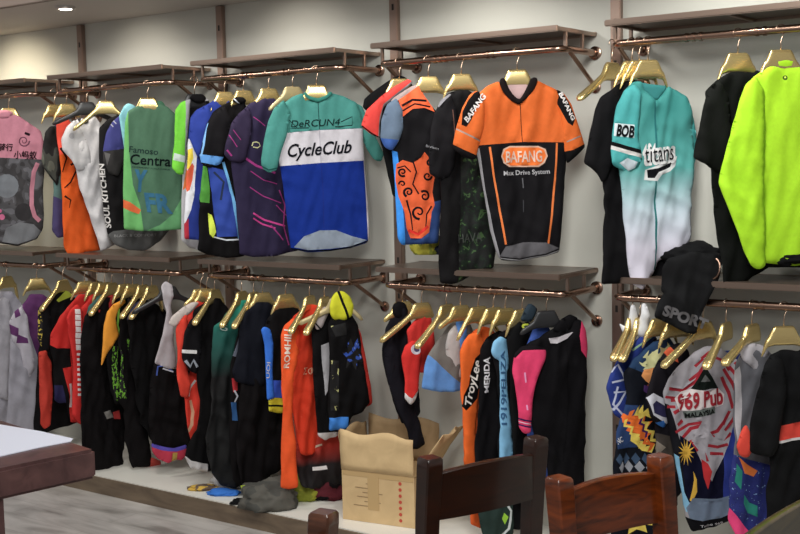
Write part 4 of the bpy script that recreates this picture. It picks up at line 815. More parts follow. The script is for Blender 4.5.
garment('trousers', 'red and black dip-dyed trousers hanging behind the long orange jersey', 'trousers', 304, 'L', 58, [
    ('body', [(296, 350), (318, 350), (342, 380), (344, 430), (345, 460), (344, 484), (330, 489), (312, 488), (300, 485), (294, 462), (294, 400)], dyed('red_to_black_dye', [(.08, (36, 30, 34)), (.17, (44, 34, 38)), (.26, (160, 44, 34)), (.45, (206, 66, 40))]), [(C_(214, 210, 210), [(311, 466), (325, 464.5), (326, 468), (311, 469.5)]), (C_(190, 170, 150), rib([(312, 446), (320, 443)], 2))], dict(fold=.012, puff=.018))], (), None)
garment('long_jersey', 'bright orange long-sleeved jersey whose sleeve nearly reaches the plinth', 'jersey', 309, 'L', 58, [
    ('body', [(286, 330), (293, 315), (302, 307), (312, 304), (322, 306), (326, 320), (326, 360), (324, 420), (320, 450), (306, 455), (298, 452), (295, 430), (290, 400), (287, 360)], C_(196, 50, 24), (), dict(fold=.011, puff=.018)),
    ('sleeve', [(281, 336), (285, 325), (292, 317), (298, 326), (299, 345), (294, 375), (292, 410), (295, 445), (297, 486), (288, 489), (280, 487), (281, 450), (282, 415), (281, 380)], OR3, (), dict(off=.024, puff=.02, fold=.007, R=.04))],
    [('sleeve', 'ROMHILL', (288.5, 368), (289.5, 326), 5.5, C_(240, 210, 195), dict(bold=.02)), ('body', 'ΣΦ', (302, 374), (313, 374), 7, C_(230, 170, 140))], HF, 'bright orange jersey')
garment('cycling_jersey', 'grey and black jersey with a white cuff right of the orange jersey', 'jersey', 324, 'L', 60, [
    ('body', [(312, 325), (318, 312), (326, 306), (334, 308), (342, 340), (342, 400), (336, 436), (326, 441), (318, 436), (314, 400), (312, 360)], BLACK,
     [(C_(170, 168, 172), [(320, 345), (328, 342), (332, 350), (331, 380), (324, 395)]), (C_(205, 200, 200), [(316, 433), (340, 431), (338, 444), (318, 444)])], dict(fold=.007, puff=.014)),
    ('sleeve', [(314, 322), (318, 312), (325, 306), (330, 309), (326, 318), (321, 328), (316, 330)], C_(170, 160, 160), [(C_(36, 30, 34), rib([(313, 321), (320, 329)], 1.6))], dict(off=.03, puff=.018, fold=.002, R=.02))], (), HF, 'grey and black jersey with white cuff')
SPL = patterned('blue_splash_print', [(0, (34, 32, 36)), (.53, (48, 80, 170)), (.66, (150, 160, 190))], 30, (1, 1, 1), detail=3)
YSP = patterned('pale_speckle_print', [(0, (34, 32, 34)), (.60, (180, 178, 120))], 34, (1, 1, .5), detail=3)
garment('hooded_jersey', 'black jersey with yellow hood and blue splash print near the rail end', 'jersey', 338, 'L', 57, [
    ('side_panel', [(354, 322), (360, 332), (366, 360), (371, 390), (372, 404), (366, 408), (358, 380), (352, 350)], C_(184, 48, 40), (), dict(off=-.02, puff=.012, fold=.003, R=.02)),
    ('body', [(328, 325), (333, 315), (342, 312), (352, 315), (358, 325), (361, 350), (365, 380), (369, 402), (362, 412), (350, 418), (346, 428), (328, 430), (328, 400), (329, 360)], BLACK,
     [(SPL, [(346, 343), (350, 338), (352, 345), (357, 337), (358, 346), (364, 346), (359, 354), (364, 362), (357, 361), (355, 370), (351, 362), (345, 368), (347, 358), (341, 352), (347, 351)]), (YSP, [(330, 326), (344, 322), (345, 334), (334, 336)]), (YSP, rib([(334, 360), (333, 385), (334, 410)], 8)), (C_(56, 120, 200), [(326, 417), (347, 416), (347, 427), (326, 432)])], dict(fold=.008, puff=.02)),
    ('hood', [(329, 306), (332, 297), (337, 291), (343, 291), (350, 297), (353, 306), (351, 316), (344, 320), (334, 320), (330, 315)], C_(196, 196, 40), [(C_(34, 32, 34), rib([(338, 291), (342, 303), (348, 320)], 2.5))], dict(off=.016, puff=.024, fold=.005, R=.03))], (), None)
hanger(338, 'L', 40, '', label='dull bronze-gold hanger under the yellow-hooded jersey, its arm sticking out right', mat=GOLDD, L=.20, drop=.05, dep=.012, front=1.2, back=.6)

# ---------------- unit above the cardboard box
garment('long_jersey', 'black turtleneck jersey with its long sleeve drooping into the cardboard box', 'jersey', 402, 'L', 60, [
    ('body', [(391, 316), (393, 308), (398, 304), (404, 306), (408, 315), (414, 340), (416, 372), (418, 396), (420, 412), (412, 420), (402, 424), (392, 400), (385, 375), (381, 348), (384, 328)], C_(36, 34, 42), (), dict(fold=.007, puff=.02)),
    ('sleeve', [(384, 345), (390, 330), (398, 345), (402, 375), (410, 400), (419, 420), (425, 444), (418, 449), (410, 448), (406, 430), (396, 408), (387, 380)], C_(40, 38, 48), (), dict(off=.022, puff=.02, fold=.004, R=.04)),
    ('collar', [(392, 314), (393, 305), (398, 301), (405, 303), (408, 312), (404, 319), (396, 319)], C_(28, 26, 30), (), dict(off=.006, puff=.02, fold=.001, R=.02))], (), dict(L=.10, drop=.02, dep=.006), 'black turtleneck jersey')
garment('long_jersey', 'red long-sleeved jersey with a white and navy shield above the cardboard box', 'jersey', 421, 'L', 64, [
    ('body', [(405, 330), (412, 322), (422, 316), (431, 318), (434, 330), (434, 350), (424, 372), (414, 372), (408, 350)], C_(196, 46, 42), (), dict(fold=.006)),
    ('sleeve', [(402, 356), (405, 346), (412, 340), (419, 342), (421, 352), (418, 368), (417, 392), (415, 400), (410, 405), (404, 398), (405, 378)], C_(206, 44, 40), [(C_(196, 190, 200), circ(414, 349, 5)), (C_(60, 56, 90), circ(415, 349, 2.6)), (C_(210, 206, 206), [(402, 390), (407, 396), (411, 398), (417, 390), (417, 400), (410, 408), (402, 400)])], dict(off=.018, puff=.018, fold=.005, R=.03))], (), dict(L=.22, drop=.10, dep=.021, front=1, back=.3, th=62), 'red jersey with shield')
garment('cycling_jersey', 'grey and blue jersey with a white side panel above the box flap', 'jersey', 446, 'L', 60, [
    ('body', [(423, 389), (425, 370), (428, 356), (436, 342), (448, 326), (456, 318), (466, 318), (478, 340), (478, 388), (460, 390), (440, 392)], C_(112, 108, 104),
     [(C_(92, 138, 200), [(420, 350), (430, 356), (440, 366), (452, 378), (462, 384), (480, 384), (480, 394), (420, 394)])], dict(fold=.006, puff=.018)),
    ('side_panel', [(445, 345), (448, 332), (455, 324), (460, 330), (461, 350), (462, 378), (456, 376), (450, 366), (446, 356)], C_(190, 184, 182), (), dict(off=.018, puff=.012, fold=.003, R=.03)),
    ('sleeve', [(456, 324), (458, 316), (463, 312), (467, 320), (466, 350), (461, 350), (459, 338)], C_(86, 136, 208), (), dict(off=.026, puff=.010, fold=.002, R=.02))], (), dict(L=.22, drop=.11, dep=.021, front=1, back=.3, th=84), 'grey and blue jersey')
hanger(460, 'L', 64, '', label='gold hanger right behind the blue edge of the grey jersey', L=.12, drop=.03, dep=.008)
OR4 = C_(226, 98, 36); OUT = C_(28, 24, 26)
garment('long_jersey', 'orange long jersey with a black outlined word down the sleeve', 'jersey', 478, 'L', 66, [
    ('body', [(462, 350), (466, 338), (474, 330), (482, 326), (490, 328), (506, 350), (506, 400), (500, 440), (484, 500), (480, 528), (470, 524), (468, 490), (464, 460), (463, 400)], C_(214, 88, 34), (), dict(fold=.006)),
    ('sleeve', [(460, 352), (463, 342), (470, 334), (479, 332), (484, 345), (482, 370), (478, 400), (475, 430), (476, 468), (468, 470), (463, 462), (463, 430), (461, 400)], OR4,
     [(OUT, [(461, 406), (463, 395), (468, 385), (470, 372), (474, 358), (480, 352), (484, 356), (482, 372), (478, 384), (477, 398), (470, 405), (464, 410)])], dict(off=.018, puff=.016, fold=.004, R=.04))],
    [('sleeve', 'TroyLee', (469, 406), (479, 361), 8, C_(214, 206, 200), dict(bold=.02, shear=.2, upv=(-6.5, -2)))], dict(L=.12, drop=.08, dep=.012), 'orange long jersey with outlined word')
garment('long_jersey', 'black long jersey with white capital letters running down the sleeve', 'jersey', 493, 'L', 66, [
    ('body', [(480, 350), (484, 340), (491, 334), (499, 330), (506, 335), (514, 360), (514, 420), (508, 460), (500, 500), (496, 534), (482, 532), (476, 500), (474, 470), (477, 420), (480, 380)], C_(32, 30, 34), (), dict(fold=.007))],
    [('body', 'MERIDA', (487.5, 392), (487, 356), 5, C_(214, 212, 216), dict(bold=.03, upv=(-5, .3)))], dict(L=.09, drop=.05, dep=.008), 'black jersey with white sleeve letters')
LBL = C_(124, 178, 214)
garment('long_jersey', 'black jersey with a pale blue sleeve lettered in navy', 'jersey', 505, 'L', 66, [
    ('body', [(492, 350), (496, 338), (504, 330), (512, 328), (520, 336), (530, 360), (530, 420), (526, 500), (520, 530), (502, 530), (498, 470), (500, 400)], C_(34, 32, 36), [(LBL, [(494, 480), (508, 480), (508, 520), (496, 520)])], LG),
    ('sleeve', [(491, 352), (494, 342), (500, 336), (507, 340), (510, 352), (506, 372), (508, 400), (512, 440), (512, 480), (508, 506), (500, 504), (499, 470), (500, 420), (500, 375), (499, 360), (494, 358)], LBL, (), dict(off=.018, puff=.016, fold=.004, R=.03))],
    [('sleeve', '1919PELIZA', (504.5, 424), (503.5, 350), 4.6, C_(50, 90, 130), dict(bold=.02, upv=(-4.6, .2)))], dict(L=.09, drop=.05, dep=.008), 'black jersey with pale blue sleeve')
garment('cycling_jersey', 'black jersey with a small yellow oval tag at the neck', 'jersey', 522, 'L', 62, [
    ('body', [(506, 340), (511, 328), (518, 321), (528, 318), (538, 322), (546, 345), (546, 420), (540, 500), (514, 500), (511, 440), (510, 380)], C_(30, 30, 32), [(C_(196, 206, 70), disc(524.5, 326, 5, 2.8)), (C_(40, 70, 50), disc(524.5, 326, 2.6, 1))], LG),
    ('collar', [(520, 320), (525, 309), (529, 303), (533, 305), (537, 309), (533, 318), (529, 322)], C_(44, 56, 66), (), dict(off=.012, puff=.010, fold=.001, R=.015))], (), dict(L=.09, drop=.05, dep=.008), 'black jersey with yellow tag')
garment('cycling_jersey', 'dark blue jersey whose collar shows behind the pink and black jersey', 'jersey', 536, 'L', 60, [
    ('body', [(526, 345), (534, 328), (542, 320), (548, 326), (560, 350), (562, 420), (550, 480), (530, 480), (526, 420)], C_(52, 78, 150), (), dict(fold=.004))], (), None)
PK = C_(220, 60, 104)
garment('long_jersey', 'black and hot pink long jersey right of the yellow-tagged jersey', 'jersey', 546, 'L', 46, [
    ('body', [(520, 352), (530, 342), (542, 336), (550, 330), (557, 326), (566, 322), (571, 316), (580, 320), (585, 330), (587, 350), (586, 400), (585, 450), (582, 500), (580, 532), (552, 532), (548, 480), (545, 445), (534, 436), (526, 400), (522, 372)], C_(30, 28, 32),
     [(PK, [(580, 318), (592, 326), (588, 360), (580, 350), (577, 335)]), (C_(196, 190, 196), [(548, 338), (558, 336), (571, 331), (566, 338), (556, 343), (550, 343)]), (C_(22, 20, 24), rib([(566, 345), (567, 400), (562, 460)], 1.2))], dict(fold=.007, puff=.022)),
    ('sleeve', [(512, 372), (514, 354), (522, 346), (535, 345), (546, 349), (545, 358), (537, 376), (532, 396), (531, 414), (530, 432), (524, 434), (519, 428), (517, 400)], PK,
     [(C_(34, 28, 34), [(510, 345), (546, 340), (550, 350), (536, 349), (522, 350), (514, 358)]), (C_(240, 150, 190), rib([(524, 372), (525, 382)], 1.8)), (C_(240, 150, 190), rib([(525.5, 404), (526, 409)], 1.6)), (C_(60, 34, 84), rib([(517, 418), (532, 421)], 1.6)), (C_(60, 34, 84), rib([(517, 424), (532, 427)], 1.6)), (C_(240, 200, 220), rib([(517, 421), (532, 424)], .8))], dict(off=.022, puff=.018, fold=.004, R=.03)),
    ('collar', [(552, 330), (560, 320), (570, 314), (578, 318), (572, 328), (562, 334)], C_(26, 24, 28), (), dict(off=.018, puff=.012, fold=.001, R=.02))], (), dict(L=.12, drop=.03, dep=.007, mat=BLKH), 'pink and black jersey', group=None)
garment('shorts', 'dark green and black shorts hanging low behind the red-brown chair', 'shorts', 500, 'L', 56, [
    ('body', [(480, 488), (500, 486), (512, 490), (514, 534), (504, 545), (484, 545), (478, 515)], C_(40, 54, 50), [(C_(200, 205, 205), rib([(500, 495), (510, 510), (508, 528), (500, 536)], 2.5)), (C_(150, 200, 60), [(503, 512), (507, 516), (504, 524), (501, 518)])], dict(off=.05, fold=.006))], (), None)

# ---------------- rightmost unit
NV = C_(36, 54, 128); PLW = C_(190, 196, 220)
garment('cycling_jersey', 'royal blue jersey with crossing white lines on the sleeve, rightmost rack', 'jersey', 640, 'L', 62, [
    ('body', [(620, 362), (630, 345), (640, 334), (650, 330), (660, 345), (664, 400), (660, 480), (655, 534), (612, 534), (613, 470), (618, 430), (626, 410), (620, 385)], C_(34, 34, 42), (), dict(fold=.006)),
    ('sleeve', [(606, 388), (609, 375), (616, 362), (628, 348), (640, 336), (652, 329), (656, 336), (644, 350), (634, 364), (630, 385), (626, 405), (622, 420), (614, 415), (610, 402)], NV,
     [(PLW, rib([(608, 374), (616, 364), (627, 388), (612, 410)], 2.2)), (PLW, rib([(610, 382), (626, 378)], 2)), (PLW, rib([(612, 392), (627, 391), (622, 418)], 2)), (PLW, rib([(616, 386), (612, 404), (622, 416)], 2)), (C_(150, 186, 150), rib([(630, 350), (644, 340), (656, 332)], 2))], dict(off=.022, puff=.018, fold=.003, R=.04))], (), dict(L=.20, drop=.09, dep=.022, front=1, back=.3, th=92), 'royal blue jersey with white lines')
hanger(632, 'L', 92, '', label='leftmost gold hanger on the rightmost lower rail, wrapped with white tissue', L=.20, drop=.09, dep=.022, front=1, back=.3)
def bag(u, v, u2, v2, lab):
    P = on_y(u, v, RY-.02); pl = Plane(P.x, P.y, 35); o = Vector((P.x, P.y, on_y(u2, v2, RY-.02).z))
    w = (u2-u)*.5
    s = Sheet(pl, [(u-2, v), (u+2, v-1), (u+6, v+12), (u2+6, v+22), (u2+7, v2-8), (u2+2, v2), (u2-6, v2-2), (u2-10, v2-12), (u-6, v+22), (u-3, v+10)], fold=.006, puff=.02, R=.03, seed=u)
    b = s.build('tissue_wrap', pm('white_tissue', alb(206, 206, 208), .6), (), None, o); tag(b, lab, 'tissue')
bag(632, 305, 629, 335, 'white tissue bunched over the leftmost gold hanger of the rightmost lower rack')
bag(644, 304, 642, 338, 'white tissue bunched over the hanger of the royal blue lined jersey')
AZ1 = C_(206, 204, 150); AZ2 = C_(226, 150, 90); AZ3 = C_(222, 104, 40); AZ4 = C_(226, 200, 90)
def aztec(u, v, s, cols, n=5, lean=.0):
    """stepped diamond rows, like a woven blanket"""
    out = []
    for k in range(n):
        w = (k+1)*s; y = v+k*s*1.2; c = cols[k % len(cols)]; cx = u+lean*k
        out.append((c, [(cx-w, y), (cx-w*.6, y-s*.7), (cx-w*.5, y), (cx+w*.5, y), (cx+w*.6, y-s*.7), (cx+w, y), (cx+w*.7, y+s), (cx+w*.2, y+s*.5), (cx-w*.2, y+s*.5), (cx-w*.7, y+s)]))
    return out
Z2 = [(C_(38, 60, 92), [(624, 352), (670, 336), (676, 372), (640, 372), (626, 366)])]
Z2 += [(AZ1, [(640, 357), (648, 350), (646, 356), (656, 348), (655, 354), (667, 343), (664, 352), (672, 350), (662, 360), (656, 366), (640, 369), (645, 363), (638, 364), (646, 358)]), (AZ2, [(641, 369), (656, 366), (652, 378), (648, 384), (642, 380), (638, 375)]), (C_(122, 62, 40), [(644, 384), (654, 380), (656, 400), (646, 404)]), (C_(70, 40, 96), [(640, 384), (648, 386), (646, 394), (640, 390)])]
Z2 += [(C_(40, 60, 100), [(614, 404), (640, 404), (640, 446), (614, 448)]), (AZ3, [(621, 412), (627, 416), (634, 411), (636, 418), (643, 414), (642, 422), (650, 420), (645, 428), (652, 432), (644, 436), (648, 442), (640, 438), (634, 440), (630, 432), (624, 430), (627, 424), (621, 422)]),
       (AZ4, [(634, 410), (641, 404), (640, 411), (648, 406), (646, 413), (656, 408), (650, 418), (643, 415), (636, 418)]), (AZ4, [(628, 432), (636, 436), (637, 442), (645, 440), (644, 446), (652, 443), (650, 452), (640, 450), (634, 444), (628, 440)]), (C_(120, 40, 60), disc(642, 428, 3)), (AZ3, disc(626, 422, 3)), (C_(40, 50, 90), disc(626, 422, 1.5))]
Z2 += [(AZ4, zigs(632, 407, 657, 446, 3.2, 9, 4.5)), (AZ3, zigs(626, 411, 650, 449, 3, 9, 4.5)), (C_(70, 34, 90), zigs(637, 418, 645, 436, 2, 5, 3)), (AZ4, zigs(622, 420, 640, 446, 2.4, 7, 3)),
       (AZ1, zigs(640, 366, 668, 346, 3.2, 8, 5)), (AZ2, zigs(646, 376, 670, 356, 2.6, 7, 4)), (C_(60, 40, 30), zigs(648, 384, 672, 364, 2.4, 7, 3.4))]
Z2 += [(C_(54, 74, 100), [(616+i*9+(j % 2)*4.5, 452+j*6), (620+i*9+(j % 2)*4.5, 458+j*6), (616+i*9+(j % 2)*4.5, 464+j*6), (612+i*9+(j % 2)*4.5, 458+j*6)]) for i in range(4) for j in (0,)]
Z2 += [(C_(140, 142, 150), [(619+i*9, 460), (623+i*9, 466), (619+i*9, 472), (615+i*9, 466)]) for i in range(4)]
Z2 += [(AZ4, [(620, 512), (630, 506), (630, 512), (640, 505), (642, 512), (652, 508), (648, 518), (654, 524), (644, 524), (646, 532), (634, 528), (624, 533), (626, 524), (618, 522)]), (AZ3, [(628, 514), (640, 510), (646, 518), (640, 524), (630, 526), (626, 520)])]
garment('long_jersey', 'dark navy jersey with orange and yellow zigzag blanket pattern behind the orange-brown chair', 'jersey', 660, 'L', 60, [
    ('body', [(624, 372), (632, 360), (644, 350), (656, 340), (668, 336), (678, 350), (682, 400), (680, 480), (672, 545), (610, 545), (612, 500), (611, 460), (616, 430), (622, 415), (626, 395)], C_(34, 38, 50), Z2, dict(fold=.006, puff=.018))],
    [('body', 'NC', (614, 443), (621, 440), 5, C_(190, 190, 196), dict(bold=.02))], dict(L=.09, drop=.05, dep=.006), 'zigzag patterned jersey')
garment('cycling_jersey', 'black jersey with orange neck flash and a white and navy sleeve cuff', 'jersey', 676, 'L', 60, [
    ('body', [(655, 372), (660, 358), (668, 348), (678, 342), (688, 350), (694, 400), (690, 480), (668, 500), (656, 470), (655, 420)], C_(40, 36, 44), [(C_(196, 84, 52), [(663, 352), (668, 344), (674, 352), (676, 362), (668, 358)]), (C_(60, 54, 50), [(652, 432), (672, 436), (674, 470), (654, 470)]), (C_(120, 110, 100), [(655, 440), (662, 446), (656, 456)])], dict(fold=.006)),
    ('sleeve', [(644, 398), (648, 384), (654, 368), (662, 362), (668, 380), (672, 400), (671, 418), (664, 428), (656, 424), (648, 416)], C_(42, 38, 46), [(C_(196, 196, 206), [(644, 397), (650, 392), (662, 398), (673, 404), (672, 420), (666, 424), (650, 414)]), (C_(46, 44, 78), [(649, 403), (654, 400), (668, 408), (668, 418), (660, 416), (651, 412)]), (C_(50, 110, 190), [(654, 422), (662, 420), (666, 426), (658, 430)])], dict(off=.022, puff=.016, fold=.003, R=.03))], (), dict(L=.09, drop=.05, dep=.006), 'black jersey with orange neck flash')
RW = C_(150, 146, 152); RR = C_(150, 34, 46)
MAP = []
for a in ([(664, 396), (676, 398), (688, 394)], [(666, 406), (674, 406)], [(674, 431), (688, 424), (700, 421)], [(680, 453), (692, 444)], [(700, 358), (708, 352), (716, 350)], [(694, 366), (702, 358)], [(744, 366), (752, 376), (755, 388)], [(734, 362), (744, 374), (750, 388), (751, 398)],
          [(744, 400), (740, 414), (734, 426)], [(738, 404), (732, 418), (724, 430)], [(688, 380), (698, 372), (704, 362)], [(730, 432), (722, 442)], [(694, 436), (704, 448), (706, 460)], [(688, 440), (696, 450)], [(712, 356), (722, 360), (728, 370)], [(746, 410), (742, 424)]):
    MAP.append((RR, rib(a, 2.8)))
for a in ([(668, 388), (682, 390), (694, 380), (702, 370)], [(670, 400), (684, 398), (698, 386), (706, 376)], [(672, 412), (680, 408)], [(676, 424), (682, 420)], [(680, 438), (690, 428), (700, 424)], [(684, 446), (696, 436), (704, 434)],
          [(738, 372), (748, 382), (752, 392)], [(728, 366), (738, 378), (744, 394)], [(722, 368), (732, 384), (738, 400)], [(720, 376), (728, 392), (732, 408)], [(724, 420), (716, 430), (708, 432)], [(728, 410), (722, 424)], [(706, 442), (716, 446), (724, 446)], [(708, 452), (718, 454)], [(712, 434), (706, 444)], [(700, 428), (710, 440)]):
    MAP.append((RR, rib(a, 3.4)))
SUN = [(C_(206, 162, 60), disc(684.5, 451, 4.2))]+[(C_(206, 162, 60), [(684.5+3.6*math.cos(t-.25), 451+4.4*math.sin(t-.25)), (684.5+9*math.cos(t), 451+14*math.sin(t)), (684.5+3.6*math.cos(t+.25), 451+4.4*math.sin(t+.25))]) for t in np.linspace(-PI, PI, 15)[:-1]]
garment('cycling_jersey', 'red and white striped jersey with a yellow sun and crescent below its chest word', 'jersey', 703, 'L', 40, [
    ('body', [(662, 392), (668, 378), (680, 364), (694, 352), (706, 346), (716, 346), (730, 354), (742, 364), (752, 376), (756, 400), (752, 440), (748, 480), (736, 496), (736, 518), (716, 526), (690, 530), (684, 515), (680, 490), (674, 460), (668, 425)], RW,
     [(C_(36, 36, 44), [(655, 400), (668, 404), (674, 425), (682, 450), (684, 480), (690, 500), (680, 500), (670, 460)])]+MAP+
     [(C_(36, 50, 128), [(736, 412), (758, 388), (760, 500), (736, 500), (716, 496), (722, 456), (730, 434)]), (C_(26, 28, 60), [(678, 434), (690, 442), (698, 456), (704, 470), (710, 480), (722, 456), (722, 500), (684, 500)]),
      (RW, [(700, 420), (712, 436), (722, 440), (728, 436), (722, 456), (714, 470), (709, 478), (708, 462), (702, 448), (690, 440)]), (RR, rib([(706, 444), (716, 446), (726, 443)], 3)), (RR, rib([(708, 452), (722, 453)], 3)), (C_(176, 40, 44), [(700, 458), (706, 462), (710, 470), (706, 488), (702, 476)]),
      (C_(206, 162, 60), [(692, 470), (695, 478), (695, 490), (690, 500), (687, 498), (690, 488), (692, 478)]), (C_(120, 170, 200), [(672, 452), (677, 455), (682, 490), (690, 508), (684, 510), (678, 490)])]+SUN+
     [(C_(34, 44, 40), [(704, 366), (711, 376), (718, 388), (688, 390), (696, 378)]), (C_(90, 92, 92), [(699, 381), (704, 374), (710, 381)]), (C_(206, 196, 196), [(674, 398), (680, 391), (690, 388), (704, 390), (718, 388), (724, 394), (722, 404), (708, 410), (690, 410), (678, 410)]), (C_(96, 104, 100), [(682, 411), (714, 406), (715, 413), (684, 418)]),
      (C_(98, 112, 132), [(684, 506), (690, 496), (716, 498), (738, 492), (740, 518), (716, 520), (688, 518)]), (C_(28, 28, 34), [(682, 515), (700, 519), (720, 517), (740, 508), (740, 524), (712, 532), (684, 534)])], dict(fold=.006, puff=.022))],
    [('body', '969 Pub', (678, 409), (723, 402.5), 15, RR, dict(bold=.035, shear=.2)), ('body', 'MALAYSIA', (684, 417), (714, 412.5), 4.6, C_(30, 34, 34), dict(bold=.03)), ('body', 'Tribe 969', (698, 525.5), (722, 523), 2.6, C_(180, 180, 184))],
    dict(L=.22, drop=.10, dep=.022, front=1, back=.35, th=66), 'red and white striped jersey', res=.012)
garment('cycling_jersey', 'dark blue and white jersey just right of the striped jersey', 'jersey', 726, 'L', 48, [
    ('body', [(700, 380), (708, 362), (718, 352), (730, 350), (744, 356), (758, 380), (760, 440), (758, 500), (742, 505), (720, 480), (712, 430)], C_(38, 52, 110), [(C_(150, 40, 50), rib([(742, 360), (752, 380)], 2))], dict(off=-.11, fold=.005))], (), dict(L=.20, drop=.09, dep=.022, front=1, back=.3, th=88), 'dark blue and white jersey')
SPK = patterned('speckled_navy_print', [(0, (36, 44, 112)), (.6, (30, 36, 92)), (.68, (120, 150, 200))], 90, detail=2)
garment('long_jersey', 'navy speckled jersey with teal, orange and hot pink shapes near the right edge', 'jersey', 752, 'L', 48, [
    ('body', [(734, 384), (736, 366), (742, 352), (750, 346), (762, 346), (772, 356), (786, 390), (790, 450), (788, 540), (738, 545), (728, 520), (728, 480), (734, 440)], C_(96, 96, 102),
     [(SPK, [(728, 452), (744, 458), (760, 462), (792, 470), (792, 548), (728, 548)]), (C_(40, 130, 116), [(734, 462), (740, 470), (738, 488), (732, 480)]), (C_(40, 130, 116), [(741, 493), (748, 502), (756, 505), (756, 516), (746, 512), (741, 502)]), (C_(224, 64, 120), [(727, 506), (734, 514), (742, 524), (750, 534), (740, 548), (728, 548)]),
      (C_(226, 120, 60), [(737, 456), (746, 464), (756, 470), (752, 476), (742, 472)]), (C_(178, 174, 178), [(734, 372), (739, 366), (741, 400), (739, 440), (735, 440)])], dict(fold=.006, puff=.016)),
    ('neck_yoke', [(740, 352), (744, 346), (752, 343), (762, 345), (768, 352), (764, 362), (758, 374), (750, 366), (742, 360)], C_(176, 172, 178), (), dict(off=.012, puff=.012, fold=.003, R=.02))], (), dict(L=.20, drop=.07, dep=.021, front=1, back=.3, th=78), 'navy speckled jersey')
garment('long_jersey', 'black jersey with a red chest band at the right edge of the lower rail', 'jersey', 784, 'L', 40, [
    ('body', [(762, 372), (768, 356), (778, 350), (788, 349), (796, 351), (806, 347), (822, 352), (838, 372), (840, 450), (836, 545), (768, 545), (766, 500), (770, 450), (768, 410)], C_(34, 34, 36),
     [(C_(204, 64, 52), [(768, 427), (790, 422), (842, 412), (842, 428), (790, 437), (768, 441)]), (C_(200, 196, 196), [(768, 441), (790, 437), (842, 428), (842, 430.5), (790, 439.5), (768, 443.5)])], dict(fold=.008, puff=.024)),
    ('sleeve', [(750, 440), (752, 415), (757, 388), (763, 366), (772, 354), (782, 360), (785, 390), (780, 420), (776, 446), (770, 456), (758, 456), (750, 452)], C_(38, 38, 40), [], dict(off=.024, puff=.024, fold=.006, R=.05)),
    ('sleeve_lining', [(736, 446), (741, 432), (746, 424), (751, 434), (754, 448), (748, 458), (740, 456)], C_(216, 70, 56), (), dict(off=.014, puff=.014, fold=.003, R=.02))], (), dict(L=.088, drop=.05, dep=.008), 'black jersey with a red chest band')
garment('shorts', 'black training shorts draped over the rightmost lower shelf with grey capital letters', 'shorts', 690, 'L', 22, [
    ('body', [(661, 292), (662, 268), (668, 258), (682, 255), (692, 251), (704, 253), (716, 254), (722, 260), (720, 276), (712, 292), (702, 312), (696, 334), (684, 331), (668, 324), (654, 316), (658, 302), (664, 293)], C_(40, 40, 42), (), dict(off=.075, puff=.014, fold=.010, R=.03))],
    [('body', 'SPORT', (662, 314), (706, 329), 10, C_(84, 82, 84), dict(bold=.05, lift=.006))], None)
# ---------------- odds and ends on the shelves and the plinth
def lump(name, lab, cat, mat, c, r, seed=0, squash=.5, group=None, panels=None, amp=.35, rz=0):
    """a crumpled heap of cloth resting on z=c.z"""
    bm = bmesh.new(); bmesh.ops.create_icosphere(bm, subdivisions=4, radius=1)
    for v in bm.verts:
        n = v.co.copy(); f = 1+amp*noise.noise(n*1.5+Vector((seed, 0, 0)))+amp*.7*abs(noise.noise(n*4+Vector((seed, 3, 0))))+amp*.25*noise.noise(n*9+Vector((0, seed, 0)))
        v.co = Vector((n.x*f*r[0], n.y*f*r[1], n.z*f*r[2]))
    zm = -r[2]*.55
    for v in bm.verts: v.co.z = max(v.co.z, zm)
    if rz: bmesh.ops.rotate(bm, verts=bm.verts, matrix=Matrix.Rotation(rz, 3, 'Z'), cent=(0, 0, 0))
    zz = min(v.co.z for v in bm.verts)
    for v in bm.verts: v.co.z -= zz
    me = bpy.data.meshes.new(name); mats = mat if isinstance(mat, list) else [mat]
    for m_ in mats: me.materials.append(m_)
    if len(mats) > 1:
        for f in bm.faces: f.material_index = int(noise.noise(f.calc_center_median()/max(r)*1.6+Vector((seed, 9, 1)))*2.2+1)%len(mats) if True else 0
    bm.to_mesh(me); bm.free(); me.polygons.foreach_set('use_smooth', [True]*len(me.polygons))
    o = bpy.data.objects.new(name, me); COL.objects.link(o); o.location = c; return tag(o, lab, cat, group)
ZP = -.029; ZS = 1.267
def at_z(u, v, z): return on_z(u, v, z)
lump('folded_jersey', 'crumpled dark grey jersey with lime trim on the plinth below the orange jersey', 'jersey', [C_(84, 82, 76), C_(70, 70, 66), C_(160, 180, 50)], at_z(268, 505, ZP), (.15, .13, .08), 3, rz=.5)
lump('crumpled_jersey', 'crumpled olive-yellow jersey on the plinth left of the box', 'jersey', [C_(140, 142, 44), C_(120, 126, 40)], at_z(300, 496, ZP), (.12, .10, .07), 7)
lump('crumpled_jersey', 'crumpled dark red and black jersey on the plinth beside the box', 'jersey', [C_(86, 34, 42), C_(40, 34, 38)], at_z(328, 496, ZP), (.12, .10, .07), 12, rz=.4)
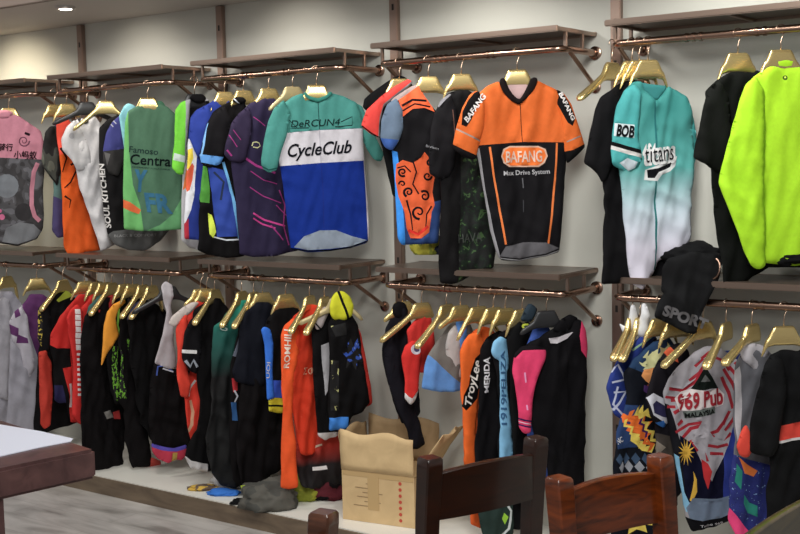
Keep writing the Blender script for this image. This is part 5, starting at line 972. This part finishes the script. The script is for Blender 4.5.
lump('white_cloth', 'white cloth bunched on the plinth behind the dark grey crumpled jersey', 'cloth', C_(190, 188, 186), at_z(250, 484, ZP), (.17, .10, .09), 5, rz=.9)
lump('cycling_glove', 'blue crumpled glove on the front of the plinth', 'glove', C_(50, 110, 196), at_z(224, 494, ZP), (.085, .045, .018), 9, rz=.5)
lump('cycling_glove', 'mustard and brown crumpled glove on the plinth left of the blue one', 'glove', [C_(196, 160, 70), C_(96, 80, 70)], at_z(203, 489, ZP), (.08, .045, .014), 15, rz=.6)
lump('black_pouch', 'small flat black pouch at the plinth edge beside the crumpled jersey', 'pouch', C_(34, 34, 36), at_z(243, 503, ZP), (.06, .035, .014), 19, rz=.7)
lump('cloth_hat', 'yellow-green crumpled cap on the shelf above the cardboard box', 'cap', [C_(176, 170, 60), C_(130, 136, 50)], on_y(427, 266, -.32)*1 if False else Vector((on_y(427, 266, -.22).x, -.22, ZS)), (.065, .06, .075), 4)
lump('folded_jersey', 'dark blue-black folded jersey next to the yellow-green cap on the shelf', 'jersey', C_(40, 42, 56), Vector((on_y(442, 270, -.2).x, -.17, ZS)), (.07, .07, .035), 24)
lump('folded_jersey', 'lime folded jersey on the lower shelf below the pink jersey', 'jersey', C_(150, 160, 44), Vector((on_y(6, 248, -.2).x, -.22, ZS)), (.20, .10, .035), 31)
lump('folded_jersey', 'black folded jersey on the rightmost lower shelf below the neon jersey', 'jersey', C_(32, 32, 34), Vector((on_y(780, 275, -.2).x, -.18, ZS)), (.18, .12, .045), 33)
lump('folded_jersey', 'black folded jersey on the rightmost lower shelf beside the draped shorts', 'jersey', C_(34, 34, 36), Vector((on_y(692, 262, -.2).x, -.19, ZS)), (.12, .11, .05), 37)
r_ = MB(); pc = on_y(712, 268, -.36)
r_.tube([(.032*math.cos(t), .004*math.sin(2*t), .042*math.sin(t)) for t in np.linspace(0, 2*PI, 28)], .005, 8, cap=False)
ro = r_.build('metal_ring', BRONZE, None, True, loc=pc); tag(ro, 'bronze oval ring at the shelf edge beside the black draped shorts', 'ring')
